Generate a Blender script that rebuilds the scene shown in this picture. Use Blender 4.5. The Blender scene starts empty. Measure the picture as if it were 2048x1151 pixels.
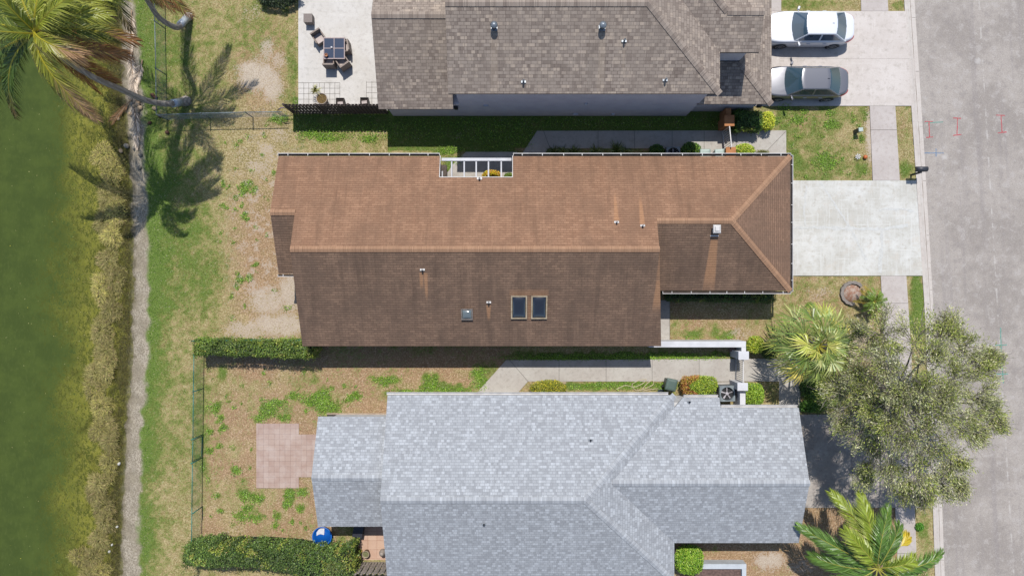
import bpy, bmesh, math, random
import numpy as np
from mathutils import Vector

# ---------------------------------------------------------------- camera, world, sun
C = bpy.context.scene
COL = C.collection
CAMH = 38.0
FPX = 1368.0
CX, CY = 1024.0, 575.5

cam = bpy.data.cameras.new("camera")
cam.sensor_width = 36.0
cam.lens = FPX * 36.0 / 2048.0
cam.clip_start = 0.5
cam.clip_end = 1000
camo = bpy.data.objects.new("camera", cam)
camo.location = (0, 0, CAMH)
COL.objects.link(camo)
C.camera = camo

SUN_EL = math.radians(61.4)
SUN_AZ = math.radians(0.0)                 # the sun stands over the top edge of the picture (+Y)
world = bpy.data.worlds.new("World")
C.world = world
world.use_nodes = True
nt = world.node_tree
bg = nt.nodes["Background"]
sky = nt.nodes.new("ShaderNodeTexSky")
sky.sky_type = 'NISHITA'
sky.sun_disc = False
sky.sun_elevation = SUN_EL
sky.sun_rotation = SUN_AZ
sky.air_density = 1.0
sky.dust_density = 0.6
nt.links.new(sky.outputs[0], bg.inputs[0])
bg.inputs[1].default_value = 0.125
sun = bpy.data.lights.new("sun", 'SUN')
sun.energy = 4.25
sun.angle = math.radians(0.5)
sun.color = (1.0, 0.965, 0.91)
suno = bpy.data.objects.new("sun", sun)
suno.rotation_euler = Vector((0, math.cos(SUN_EL), math.sin(SUN_EL))).to_track_quat('Z', 'Y').to_euler()
suno.location = (0, 20, 40)
COL.objects.link(suno)
C.view_settings.view_transform = 'Standard'
C.view_settings.look = 'None'
C.view_settings.exposure = 0.69
C.view_settings.gamma = 1.0
C.view_settings.use_curve_mapping = False
C.cycles.max_bounces = 6
C.cycles.transparent_max_bounces = 8

R = random.Random(7)
RN = np.random.default_rng(11)

# ---------------------------------------------------------------- measuring helpers
def P(px, py, h=0.0):
    s = (CAMH - h) / FPX
    return Vector(((px - CX) * s, (CY - py) * s, h))
def G(px, py):
    p = P(px, py)
    return (p.x, p.y)
def toPX(x, y):
    return CX + x * 36.0, CY - y * 36.0

# ---------------------------------------------------------------- materials
WHITE = 2.1      # what a white surface in full sun would read; photo colour / WHITE = real surface colour
def lin(c):
    return tuple(((v / 255.0) / 12.92 if v / 255.0 <= 0.04045 else ((v / 255.0 + 0.055) / 1.055) ** 2.4) for v in c)
def K(r, g, b, k=1.0):
    l = lin((r, g, b))
    return (min(l[0] / WHITE * k, .82), min(l[1] / WHITE * k, .82), min(l[2] / WHITE * k, .82), 1.0)

class NT:
    def __init__(s, name):
        s.m = bpy.data.materials.new(name)
        s.m.use_nodes = True
        s.t = s.m.node_tree
        s.b = s.t.nodes["Principled BSDF"]
        s.out = s.t.nodes["Material Output"]
    def n(s, typ, **kw):
        nd = s.t.nodes.new(typ)
        for k, v in kw.items():
            setattr(nd, k, v)
        return nd
    def l(s, a, b):
        s.t.links.new(a, b)
    def setv(s, sock, v):
        if hasattr(v, 'is_output') or isinstance(v, bpy.types.NodeSocket):
            s.l(v, sock)
        else:
            sock.default_value = v
    def math(s, op, a, b=0.0, c=0.0, clamp=False):
        nd = s.n("ShaderNodeMath", operation=op, use_clamp=clamp)
        s.setv(nd.inputs[0], a); s.setv(nd.inputs[1], b)
        if op in ('MULTIPLY_ADD', 'SMOOTH_MIN'):
            s.setv(nd.inputs[2], c)
        return nd.outputs[0]
    def mix(s, f, a, b, mode='MIX'):
        nd = s.n("ShaderNodeMix", data_type='RGBA', blend_type=mode)
        s.setv(nd.inputs[0], f); s.setv(nd.inputs[6], a); s.setv(nd.inputs[7], b)
        return nd.outputs[2]
    def step(s, v, lo, hi, tlo=0.0, thi=1.0):
        nd = s.n("ShaderNodeMapRange", interpolation_type='SMOOTHSTEP')
        s.setv(nd.inputs[0], v); s.setv(nd.inputs[1], lo); s.setv(nd.inputs[2], hi)
        s.setv(nd.inputs[3], tlo); s.setv(nd.inputs[4], thi)
        return nd.outputs[0]
    def noise(s, vec, scale, detail=3.0, rough=0.55):
        nd = s.n("ShaderNodeTexNoise")
        if vec is not None: s.l(vec, nd.inputs['Vector'])
        nd.inputs['Scale'].default_value = scale
        nd.inputs['Detail'].default_value = detail
        nd.inputs['Roughness'].default_value = rough
        return nd.outputs[0]
    def pos(s):
        return s.n("ShaderNodeNewGeometry").outputs['Position']
    def obj(s):
        return s.n("ShaderNodeTexCoord").outputs['Object']
    def mapping(s, vec, scale=(1, 1, 1), rot=(0, 0, 0), loc=(0, 0, 0)):
        nd = s.n("ShaderNodeMapping")
        s.l(vec, nd.inputs[0])
        nd.inputs['Scale'].default_value = scale
        nd.inputs['Rotation'].default_value = rot
        nd.inputs['Location'].default_value = loc
        return nd.outputs[0]
    def attr(s, name):
        return s.n("ShaderNodeAttribute", attribute_name=name)
    def bump(s, h, strength=0.3, dist=0.02):
        nd = s.n("ShaderNodeBump")
        nd.inputs['Strength'].default_value = strength
        nd.inputs['Distance'].default_value = dist
        s.l(h, nd.inputs['Height'])
        s.l(nd.outputs[0], s.b.inputs['Normal'])
    def base(s, v): s.setv(s.b.inputs['Base Color'], v)
    def rough(s, v): s.setv(s.b.inputs['Roughness'], v)
    def spec(s, v): s.b.inputs['Specular IOR Level'].default_value = v

_cache = {}
def plain(name, c1, c2=None, rough=0.7, scale=3.0, metal=0.0, spec=0.4, bump=0.0, fine=40.0, amt=0.35):
    """a worn surface: two close colours by large noise, a little fine grain"""
    if name in _cache: return _cache[name]
    m = NT(name)
    p = m.obj()
    n1 = m.noise(p, scale, 4)
    if c2 is None: c2 = tuple(v * 0.8 for v in c1[:3]) + (1,)
    col = m.mix(m.step(n1, .35, .68), c1, c2)
    n2 = m.noise(p, fine, 2)
    col = m.mix(m.step(n2, .3, .7, 0, amt), col, tuple(v * .6 for v in c1[:3]) + (1,))
    m.base(col); m.rough(rough); m.spec(spec)
    m.b.inputs['Metallic'].default_value = metal
    if bump: m.bump(n2, bump, .01)
    _cache[name] = m.m
    return m.m

def leafmat(name, rough=0.5, trans=0.25, spec=.35):
    if name in _cache: return _cache[name]
    m = NT(name)
    a = m.attr("Col").outputs[0]
    m.base(a); m.rough(rough); m.spec(spec)
    tr = m.n("ShaderNodeBsdfTranslucent")
    m.l(a, tr.inputs[0])
    mx = m.n("ShaderNodeMixShader")
    mx.inputs[0].default_value = trans
    m.l(m.b.outputs[0], mx.inputs[1]); m.l(tr.outputs[0], mx.inputs[2])
    m.l(mx.outputs[0], m.out.inputs[0])
    _cache[name] = m.m
    return m.m

# ---------------------------------------------------------------- object helpers
def base_of(o):
    v = Vector((0, 0, 0))
    while o is not None:
        v += o.location
        o = o.parent
    return v
def tag(o, label=None, cat=None, group=None, kind=None):
    if label: o['label'] = label
    if cat: o['category'] = cat
    if group: o['group'] = group
    if kind: o['kind'] = kind
    return o
def thing(name, label, cat, loc=(0, 0, 0), group=None):
    o = bpy.data.objects.new(name, None)
    o.empty_display_size = .2
    COL.objects.link(o)
    o.location = loc
    return tag(o, label, cat, group)
def link(name, me, mat, parent=None, smooth=False, loc=None):
    """me holds world coordinates; it is shifted so that it sits right below its parent"""
    o = bpy.data.objects.new(name, me)
    COL.objects.link(o)
    if mat is not None:
        for mm in (mat if isinstance(mat, (list, tuple)) else [mat]): me.materials.append(mm)
    off = base_of(parent) if parent is not None else Vector((0, 0, 0))
    if loc is not None:
        off = off + Vector(loc); o.location = loc
    if off.length > 0:
        me.transform(__import__('mathutils').Matrix.Translation(-off))
    if parent is not None: o.parent = parent
    if smooth:
        me.polygons.foreach_set('use_smooth', [True] * len(me.polygons))
    return o
def copytree(o, parent=None):
    c = o.copy(); COL.objects.link(c)
    if parent is not None: c.parent = parent
    for ch in list(o.children): copytree(ch, c)
    return c

class MB:
    def __init__(s):
        s.v = []; s.f = []; s.mi = []; s.cur = 0
    def add(s, vs, fs):
        o = len(s.v)
        s.v += [tuple(v) for v in vs]
        s.f += [tuple(i + o for i in f) for f in fs]
        s.mi += [s.cur] * len(fs)
    def box(s, x0, y0, z0, x1, y1, z1):
        x0, x1 = sorted((x0, x1)); y0, y1 = sorted((y0, y1)); z0, z1 = sorted((z0, z1))
        s.add([(x0,y0,z0),(x1,y0,z0),(x1,y1,z0),(x0,y1,z0),(x0,y0,z1),(x1,y0,z1),(x1,y1,z1),(x0,y1,z1)],
              [(0,3,2,1),(4,5,6,7),(0,1,5,4),(1,2,6,5),(2,3,7,6),(3,0,4,7)])
        return s
    def obox(s, c, size, rz=0.0, taper=1.0):
        cx, cy, cz = c; a, b, h = size[0]/2, size[1]/2, size[2]/2
        ca, sa = math.cos(rz), math.sin(rz)
        vs = []
        for zz, t in ((-h, 1.0), (h, taper)):
            for xx, yy in ((-a,-b),(a,-b),(a,b),(-a,b)):
                xx *= t; yy *= t
                vs.append((cx+xx*ca-yy*sa, cy+xx*sa+yy*ca, cz+zz))
        s.add(vs, [(0,3,2,1),(4,5,6,7),(0,1,5,4),(1,2,6,5),(2,3,7,6),(3,0,4,7)])
        return s
    def bar(s, p, q, w, h=None):
        """rectangular bar from p to q"""
        h = h or w
        p, q = Vector(p), Vector(q); d = (q-p).normalized()
        up = Vector((0,0,1)) if abs(d.z) < .9 else Vector((1,0,0))
        a = d.cross(up).normalized()*w/2; b = a.cross(d).normalized()*h/2
        vs = [p-a-b,p+a-b,p+a+b,p-a+b,q-a-b,q+a-b,q+a+b,q-a+b]
        s.add(vs, [(0,3,2,1),(4,5,6,7),(0,1,5,4),(1,2,6,5),(2,3,7,6),(3,0,4,7)])
        return s
    def tube(s, pts, r, n=8, cap=True):
        pts = [Vector(p) for p in pts]
        rs = r if isinstance(r, (list, tuple)) else [r]*len(pts)
        vs = []; fs = []
        last = None
        for i, p in enumerate(pts):
            d = (pts[min(i+1, len(pts)-1)] - pts[max(i-1, 0)]).normalized()
            if last is None:
                up = Vector((0,0,1)) if abs(d.z) < .9 else Vector((1,0,0))
                a = d.cross(up).normalized()
            else:
                a = (last - d*last.dot(d)).normalized()
            last = a
            b = d.cross(a)
            for k in range(n):
                t = 2*math.pi*k/n
                vs.append(p + (a*math.cos(t)+b*math.sin(t))*rs[i])
        for i in range(len(pts)-1):
            for k in range(n):
                fs.append((i*n+k, i*n+(k+1)%n, (i+1)*n+(k+1)%n, (i+1)*n+k))
        if cap:
            fs.append(tuple(range(n-1,-1,-1))); fs.append(tuple(range((len(pts)-1)*n, len(pts)*n)))
        s.add(vs, fs)
        return s
    def lathe(s, x, y, prof, n=20, sx=1.0, sy=1.0):
        """prof: list of (radius, z)"""
        vs = []; fs = []
        for r, z in prof:
            for k in range(n):
                t = 2*math.pi*k/n
                vs.append((x+r*math.cos(t)*sx, y+r*math.sin(t)*sy, z))
        for i in range(len(prof)-1):
            for k in range(n):
                fs.append((i*n+k, i*n+(k+1)%n, (i+1)*n+(k+1)%n, (i+1)*n+k))
        if prof[0][0] > 1e-4: fs.append(tuple(range(n-1,-1,-1)))
        if prof[-1][0] > 1e-4: fs.append(tuple(range((len(prof)-1)*n, len(prof)*n)))
        s.add(vs, fs)
        return s
    def prism(s, pts, z0, z1):
        """pts (x,y) counter-clockwise or not; flat slab"""
        a = sum(pts[i][0]*pts[(i+1)%len(pts)][1]-pts[(i+1)%len(pts)][0]*pts[i][1] for i in range(len(pts)))
        if a < 0: pts = pts[::-1]
        n = len(pts)
        vs = [(x,y,z0) for x,y in pts]+[(x,y,z1) for x,y in pts]
        fs = [tuple(range(n-1,-1,-1)), tuple(range(n,2*n))]
        fs += [(i,(i+1)%n,n+(i+1)%n,n+i) for i in range(n)]
        s.add(vs, fs)
        return s
    def build(s, name, mat, parent=None, smooth=False, bevel=0.0, loc=None):
        me = bpy.data.meshes.new(name)
        me.from_pydata(s.v, [], s.f)
        if max(s.mi or [0]) > 0: me.polygons.foreach_set('material_index', s.mi)
        me.update()
        if bevel > 0:
            bm = bmesh.new(); bm.from_mesh(me)
            bmesh.ops.bevel(bm, geom=[e for e in bm.edges if len(e.link_faces)==2 and e.calc_face_angle(0) > .6], offset=bevel, segments=2, affect='EDGES', profile=.6)
            bm.to_mesh(me); bm.free()
        return link(name, me, mat, parent, smooth, loc)

def fastmesh(name, V, nper, colors=None):
    """V (N*nper,3): separate polygons of nper corners"""
    me = bpy.data.meshes.new(name)
    n = len(V); f = n // nper
    me.vertices.add(n); me.vertices.foreach_set('co', np.ascontiguousarray(V, dtype=np.float32).ravel())
    me.loops.add(n); me.loops.foreach_set('vertex_index', np.arange(n, dtype=np.int32))
    me.polygons.add(f)
    me.polygons.foreach_set('loop_start', np.arange(0, n, nper, dtype=np.int32))
    me.polygons.foreach_set('loop_total', np.full(f, nper, dtype=np.int32))
    if colors is not None:
        a = me.color_attributes.new("Col", 'FLOAT_COLOR', 'POINT')
        c4 = np.ones((n, 4), dtype=np.float32); c4[:, :3] = np.repeat(colors, nper, axis=0) if len(colors) != n else colors
        a.data.foreach_set('color', c4.ravel())
    me.update(calc_edges=True)
    return me

def gridmesh(name, X, Y, Z, attrs=None):
    """X,Y,Z 2D arrays"""
    r, c = X.shape
    V = np.stack([X, Y, Z], -1).reshape(-1, 3).astype(np.float32)
    idx = np.arange(r*c).reshape(r, c)
    F = np.stack([idx[:-1,:-1], idx[:-1,1:], idx[1:,1:], idx[1:,:-1]], -1).reshape(-1, 4)
    me = bpy.data.meshes.new(name)
    me.vertices.add(len(V)); me.vertices.foreach_set('co', V.ravel())
    me.loops.add(F.size); me.loops.foreach_set('vertex_index', F.ravel().astype(np.int32))
    me.polygons.add(len(F))
    me.polygons.foreach_set('loop_start', np.arange(0, F.size, 4, dtype=np.int32))
    me.polygons.foreach_set('loop_total', np.full(len(F), 4, dtype=np.int32))
    for k, A in (attrs or {}).items():
        a = me.color_attributes.new(k, 'FLOAT_COLOR', 'POINT')
        c4 = np.ones((len(V), 4), dtype=np.float32); c4[:, :A.shape[-1]] = A.reshape(len(V), -1)
        a.data.foreach_set('color', c4.ravel())
    me.update(calc_edges=True)
    return me

def unit(v): return v / np.maximum(np.linalg.norm(v, axis=-1, keepdims=True), 1e-9)
def leafquads(pos, d, nrm, L, W):
    """diamond leaves: pos base (N,3), d direction, nrm normal, lengths L, widths W"""
    d = unit(d); s = unit(np.cross(d, nrm))
    L = np.asarray(L).reshape(-1, 1); W = np.asarray(W).reshape(-1, 1)
    a = pos; b = pos + d*L*.45 + s*W*.5; c = pos + d*L; e = pos + d*L*.45 - s*W*.5
    return np.stack([a, b, c, e], 1).reshape(-1, 3)
def vnoise(x, y, seed=0):
    """smooth value noise, unit cell"""
    xi = np.floor(x).astype(np.int64); yi = np.floor(y).astype(np.int64)
    fx = x - xi; fy = y - yi
    fx = fx*fx*(3-2*fx); fy = fy*fy*(3-2*fy)
    def h(a, b):
        n = (a*374761393 + b*668265263 + seed*974711) & 0x7fffffff
        n = ((n ^ (n >> 13)) * 1274126177) & 0x7fffffff
        return ((n ^ (n >> 16)) & 0xffff) / 65535.0
    return (h(xi,yi)*(1-fx)+h(xi+1,yi)*fx)*(1-fy) + (h(xi,yi+1)*(1-fx)+h(xi+1,yi+1)*fx)*fy
def fbm(x, y, seed=0, oct=4):
    t = 0; a = .5; s = 0
    for o in range(oct):
        t = t + vnoise(x*2**o, y*2**o, seed+o)*a; s += a; a *= .55
    return t / s
# ================================================================ THE SETTING
WZ = -0.42
_ey = np.array([-400, 0, 100, 200, 300, 420, 550, 700, 850, 1000, 1151, 1500.])
_lawn = np.array([262, 272, 280, 288, 292, 298, 301, 299, 288, 282, 283, 280.])
_wat = np.array([225, 238, 243, 246, 258, 262, 264, 262, 250, 243, 240, 238.])
def edge_x(y, tab, h=0.0):
    py = CY - y * FPX / (CAMH - h)
    return (np.interp(py, _ey, tab) - CX) * (CAMH - h) / FPX
_cy = np.array([-400, 0, 310, 600, 1014, 1151, 1500.])
_curb = np.array([1784, 1808, 1829, 1848, 1865.5, 1870, 1882.])
_road = np.array([1807, 1831, 1851, 1868, 1886.5, 1891.5, 1903.])
def curb_x(y, tab): return (np.interp(CY - y*36.0, _cy, tab) - CX) / 36.0
RZ = -0.10

def ell(px, py, cx, cy, rx, ry, soft=.35):
    d = np.sqrt(((px-cx)/rx)**2 + ((py-cy)/ry)**2)
    return np.clip((1 + soft - d) / (2*soft), 0, 1)

SAND = [(515,150,40,34,.8),(545,170,18,36,.7),(535,100,18,25,.5),(500,30,30,15,.25),(560,120,15,15,.5),
        (535,300,20,18,.5),(560,270,18,12,.4),(535,600,38,30,.65),(580,585,25,40,.7),(560,650,60,25,.75),(490,660,40,18,.6),(520,330,25,20,.45),
        (555,400,10,60,.5),(570,700,30,10,.3),(1640,590,22,14,.3),(1515,685,50,8,.4),(1480,668,25,8,.4),(1730,690,60,40,.55),(1745,270,11,50,.85),
        (1540,1120,30,16,.75),(1600,1135,30,14,.4),(1690,1080,18,14,.2),(920,270,8,5,.3),(1690,585,12,14,.6),(840,1120,300,20,.0),(460,1060,20,8,.2),
        (640,1078,40,8,.35),(1120,765,14,14,.55),(1490,770,8,5,.6),(1600,690,60,20,.35),(1320,660,12,25,.6),(1720,1060,20,15,.2),(1495,735,10,20,.3)]
GREEN = [(660,270,60,14,.55),(560,330,12,20,.1),(850,290,60,12,.6),(820,300,30,8,.5),(890,298,30,14,.9),(640,285,50,8,.3),(740,272,40,8,.2),
         (910,330,20,26,.9),
         (1655,325,26,22,.8),(1590,320,22,40,.75),(1670,250,16,10,.7),(1570,225,20,18,.8),(1560,240,16,14,.8),(1630,240,16,10,.4),(1600,340,30,18,.7),(1640,350,50,8,.6),
         (1610,222,10,6,.7),(1725,340,25,18,.6),(1690,300,40,50,.35),(1800,290,20,60,.4),(1810,340,14,18,.8),(1835,600,16,60,.95),(1835,640,20,40,.95),
         (1600,8,80,18,.6),(1795,10,12,12,.6),(1440,668,26,14,.6),(1380,665,40,14,.5),(1350,655,20,20,.5),(1430,650,20,10,.4),
         (1310,740,10,8,.8),(1240,770,140,9,.75),(1150,772,30,10,.8),(1330,771,28,12,.9),(1180,712,180,9,.85),(1390,712,90,8,.75),(1060,714,40,10,.6),
         (980,745,26,30,.55),(900,775,60,12,.7),(860,758,14,12,.7),(800,790,60,14,.5),(720,770,60,22,.3),(440,745,12,20,.7),(430,780,20,30,.3),
         (760,745,150,14,.25),(560,820,40,20,.5),(1660,800,30,22,.7),(1640,790,40,34,.7),(1590,600,20,10,.4),(1620,570,60,10,.4),(1740,560,14,8,.6),
         (1848,1060,18,55,.55),(1840,1053,8,9,1.0),(1848,1125,18,28,.3),(1545,1105,40,8,.2),(1570,1140,30,20,.3),(1420,1105,40,8,.3),(1500,640,30,10,.15),
         (1620,800,30,20,.5),(1850,1000,20,20,.6),(400,860,26,160,.55),(420,640,12,16,.4),(600,640,12,8,.6),(590,300,30,20,.3),
         (640,130,1,1,0),(580,60,14,120,.35),(585,130,14,60,.6),(560,195,30,12,.4),(580,190,14,24,.6),(570,20,14,14,.5),(530,190,20,20,.3)]
WEEDS = [(632,800,26,14),(590,790,16,8),(655,815,22,14),(645,790,16,12),(535,820,16,14),(520,835,12,8),(555,805,18,8),(570,835,12,8),(610,845,8,7),(700,795,8,7),(715,790,12,9),
         (770,760,26,9),(430,815,9,12),(442,835,6,7),(447,855,8,7),(420,862,8,6),(520,905,10,9),(473,940,9,9),(487,990,12,9),(512,997,14,10),(432,990,7,6),(480,1030,14,10),(494,1015,10,9),(508,1035,14,9),
         (555,980,12,9),(578,992,10,14),(605,985,12,9),(600,1015,8,9),(553,1030,7,8),(573,1010,8,6),(550,1050,6,7),(630,1045,7,6),(420,900,9,7),(440,890,7,6),(405,935,6,6),(440,1020,6,5),
         (650,275,24,9),(740,278,14,8),(620,268,14,7),(560,238,20,6),(665,233,1,1),(506,380,8,8),(488,375,10,9),(484,388,6,6),(445,410,6,5),(489,432,8,7),(500,365,5,5),
         (860,760,16,12),(1180,715,120,7),(1290,712,90,7),(1100,716,60,7),(1380,712,70,7),(1200,772,60,7),(1265,768,40,8),(1330,773,20,10),(1660,250,14,10),(1655,322,20,16),
         (1595,240,12,9),(1570,212,14,6),(1608,222,8,6),(1660,225,9,7),(1840,1053,8,9),(1448,668,24,10),(1385,668,22,9),(1620,610,9,6),(480,560,8,6),(500,555,8,6),(575,615,8,5),(600,590,6,9),
         (900,300,24,8),(915,325,10,14),(1640,790,30,14),(1630,815,20,8),(905,780,40,7),(860,775,20,9),(820,785,30,7),(955,745,14,12),(960,765,14,12)]
_rw = random.Random(99)
for _ in range(95): WEEDS.append((_rw.uniform(415,780), _rw.uniform(745,1075), _rw.uniform(2,5), _rw.uniform(2,5)))
for _ in range(45): WEEDS.append((_rw.uniform(440,560), _rw.uniform(240,640), _rw.uniform(2,4.5), _rw.uniform(2,4.5)))
for _ in range(30): WEEDS.append((_rw.uniform(1575,1735), _rw.uniform(220,355), _rw.uniform(2,5), _rw.uniform(2,5)))
WEEDS = [w for w in WEEDS if not (505 < w[0] < 640 and 838 < w[1] < 985) and not (w[0] > 615 and 815 < w[1] < 1060)]
CLOVER_SHADE = [(820,262,230,18),(1200,245,380,10),(1010,275,60,20),(690,262,100,16)]

def fields(x, y):
    px, py = toPX(x, y)
    n1 = fbm(x*.35, y*.35, 3); n2 = fbm(x*1.1, y*1.1, 9); n3 = fbm(x*3.1, y*3.1, 21, 3)
    n4 = fbm(x*7.3, y*7.3, 33, 2)
    g = np.full_like(px, .34) + (n1-.5)*.5
    g += .55*np.exp(-(np.clip(px-edge_lawn(y), 0, 999)/30.0)**1.6) * (.6 + .6*(n1))
    g += .22*ell(px, py, 380, 560, 110, 200, .5) + .20*ell(px, py, 340, 200, 80, 220, .5)
    g -= .18*ell(px, py, 520, 480, 80, 240, .6)
    soil = np.zeros_like(px)
    soil = np.maximum(soil, .75*ell(px, py, 540, 520, 120, 220, .7))
    g -= .2*ell(px, py, 550, 500, 80, 240, .6)
    soil = np.maximum(soil, .72*ell(px, py, 520, 120, 80, 150, .6))
    # fenced yard of the grey house
    yard = ((px > 400) & (px < 1000) & (py > 692) & (py < 1092)).astype(float)
    g = g*(1-yard) + yard*(.22 + (n1-.5)*.8)
    soil = np.maximum(soil, yard*(.66 + (n2-.5)*1.0))
    strip = ((px > 585) & (px < 1575) & (py > 200) & (py < 330)).astype(float)
    shade = ((px > 585) & (px < 1450) & (py > 195) & (py < 300))
    shade2 = shade & ((py < 262) | (px > 775))
    g = np.where(shade2, .80 + (n1-.5)*.2, g)
    g = np.where((px > 930) & (px < 1450) & (py > 200) & (py < 330), .82, g)
    g = np.where((px > 595) & (px < 775) & (py >= 262) & (py < 312), .35 + (n2-.5)*.5, g)
    soil = np.maximum(soil, np.where((px > 585) & (px < 900) & (py >= 262) & (py < 330), .35, 0))
    # front yards
    front = ((px > 1335) & (px < 1765) & (py > 552) & (py < 700)).astype(float)
    g = g*(1-front) + front*(.26 + (n1-.5)*.5); soil = np.maximum(soil, front*(.55+(n2-.5)*.8))
    f2 = ((px > 1590) & (px < 1840) & (py > 640) & (py < 830)).astype(float)
    soil = np.maximum(soil, f2*(.5+(n2-.5)*.8))
    f3 = ((px > 1350) & (px < 1800) & (py > 1014)).astype(float)
    g = g*(1-f3)+f3*(.1+(n1-.5)*.3); soil = np.maximum(soil, f3*.8)
    f4 = ((px > 1560) & (px < 1750) & (py > 212) & (py < 362)).astype(float)
    g = g*(1-f4)+f4*(.48+(n1-.5)*.7); soil = np.maximum(soil, f4*.45*ell(px, py, 1610, 245, 60, 22, .4)*2)
    soil = np.maximum(soil, .6*ell(px, py, 1800, 250, 20, 40, .5))
    # bed under the north eave of the brown house, and under the south eave
    bed = ((px > 1030) & (px < 1400) & (py > 296) & (py < 330)).astype(float)
    soil = np.maximum(soil, bed*.9); g = g*(1-bed)+bed*.5
    sb = ((px > 620) & (px < 1020) & (py > 684) & (py < 740)).astype(float)
    soil = np.maximum(soil, sb*.8)
    strip2 = ((px > 1040) & (px < 1480) & (py > 755) & (py < 800)).astype(float)
    g = g*(1-strip2) + strip2*.3; soil = np.maximum(soil, strip2*.5)
    sand = np.zeros_like(px)
    wx = (n2-.5)*26; wy = (n3-.5)*26
    for (a, b, c, d, k) in SAND:
        sand = np.maximum(sand, k*ell(px+wx, py+wy, a, b, c, d, .45))
    for (a, b, c, d, k) in GREEN:
        g = np.maximum(g, k*ell(px+wx*.8, py+wy*.8, a, b, c, d, .5))
    for (a, b, c, d) in WEEDS:
        g = np.maximum(g, .85*ell(px+wx*.8, py+wy*.8, a, b, c*1.1, d*1.1, .6))
    sand = sand + (n3-.5)*.25*(sand > .03)
    # scattered bare specks of sand in the rear lawn
    sp = ell(px, py, 545, 480, 85, 260, .5)*np.clip((n3-.5)*7, 0, 1)
    sand = np.maximum(sand, sp*.5)
    g = g + (n3-.5)*.55 + (n4-.5)*.35
    return np.clip(g, 0, 1), np.clip(soil + (n3-.5)*.4, 0, 1), np.clip(sand, 0, 1)
def edge_lawn(y): return np.interp(CY - y*36.0, _ey, _lawn)

def gz(x, y):
    """height of the ground"""
    xl = edge_x(y, _lawn); xw = edge_x(y, _wat, WZ)
    t = np.clip((xl - x) / np.maximum(xl - xw, .1), 0, 1)
    z = WZ * (t*.35 + .65*t*t*(3-2*t)) + 0*y
    d = np.clip(xw - x, 0, None)
    z = z - np.minimum(d*.22, 2.2)
    wig = (fbm(x*2.2, y*2.2, 50, 3)-.5)*.10*np.clip(t*3, 0, 1)*np.clip(1.5-d*.5, 0, 1)
    cx = curb_x(y, _curb)
    z = np.where(x > cx + .06, RZ - .06, z)
    # the ground is dug out a little below slabs and floors
    return z + wig

def axis(lo, hi, step, far):
    a = np.arange(lo, hi+1e-6, step)
    g = [lo - (far-abs(lo))*(k/7)**2.2 for k in range(7, 0, -1)]
    h = [hi + (far-hi)*(k/7)**2.2 for k in range(1, 8)]
    return np.array(list(g)+list(a)+list(h))
xs = axis(-31, 30.5, .085, 160); ys = axis(-17.5, 17.5, .085, 150)
X, Y = np.meshgrid(xs, ys)
g_, s_, d_ = fields(X, Y)
px_, py_ = toPX(X, Y)
xl = edge_x(Y, _lawn); xw = edge_x(Y, _wat, WZ)
bank = np.clip((xl + (fbm(X*1.6, Y*1.6, 5)-.5)*.8 - X) / .22, 0, 1)
wet = np.clip((xw + .35 + (fbm(X*2.6, Y*2.6, 6)-.5)*.7 - X) / .5, 0, 1)
Z = gz(X, Y)
Z = Z + (fbm(X*1.5, Y*1.5, 77, 4)-.5)*.05*(bank < .5)*(X < 21.3) - .012
me = gridmesh("ground", X, Y, Z, {"Cov": np.stack([g_, s_, d_], -1), "Bank": np.stack([bank, wet, bank*0], -1)})

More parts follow.
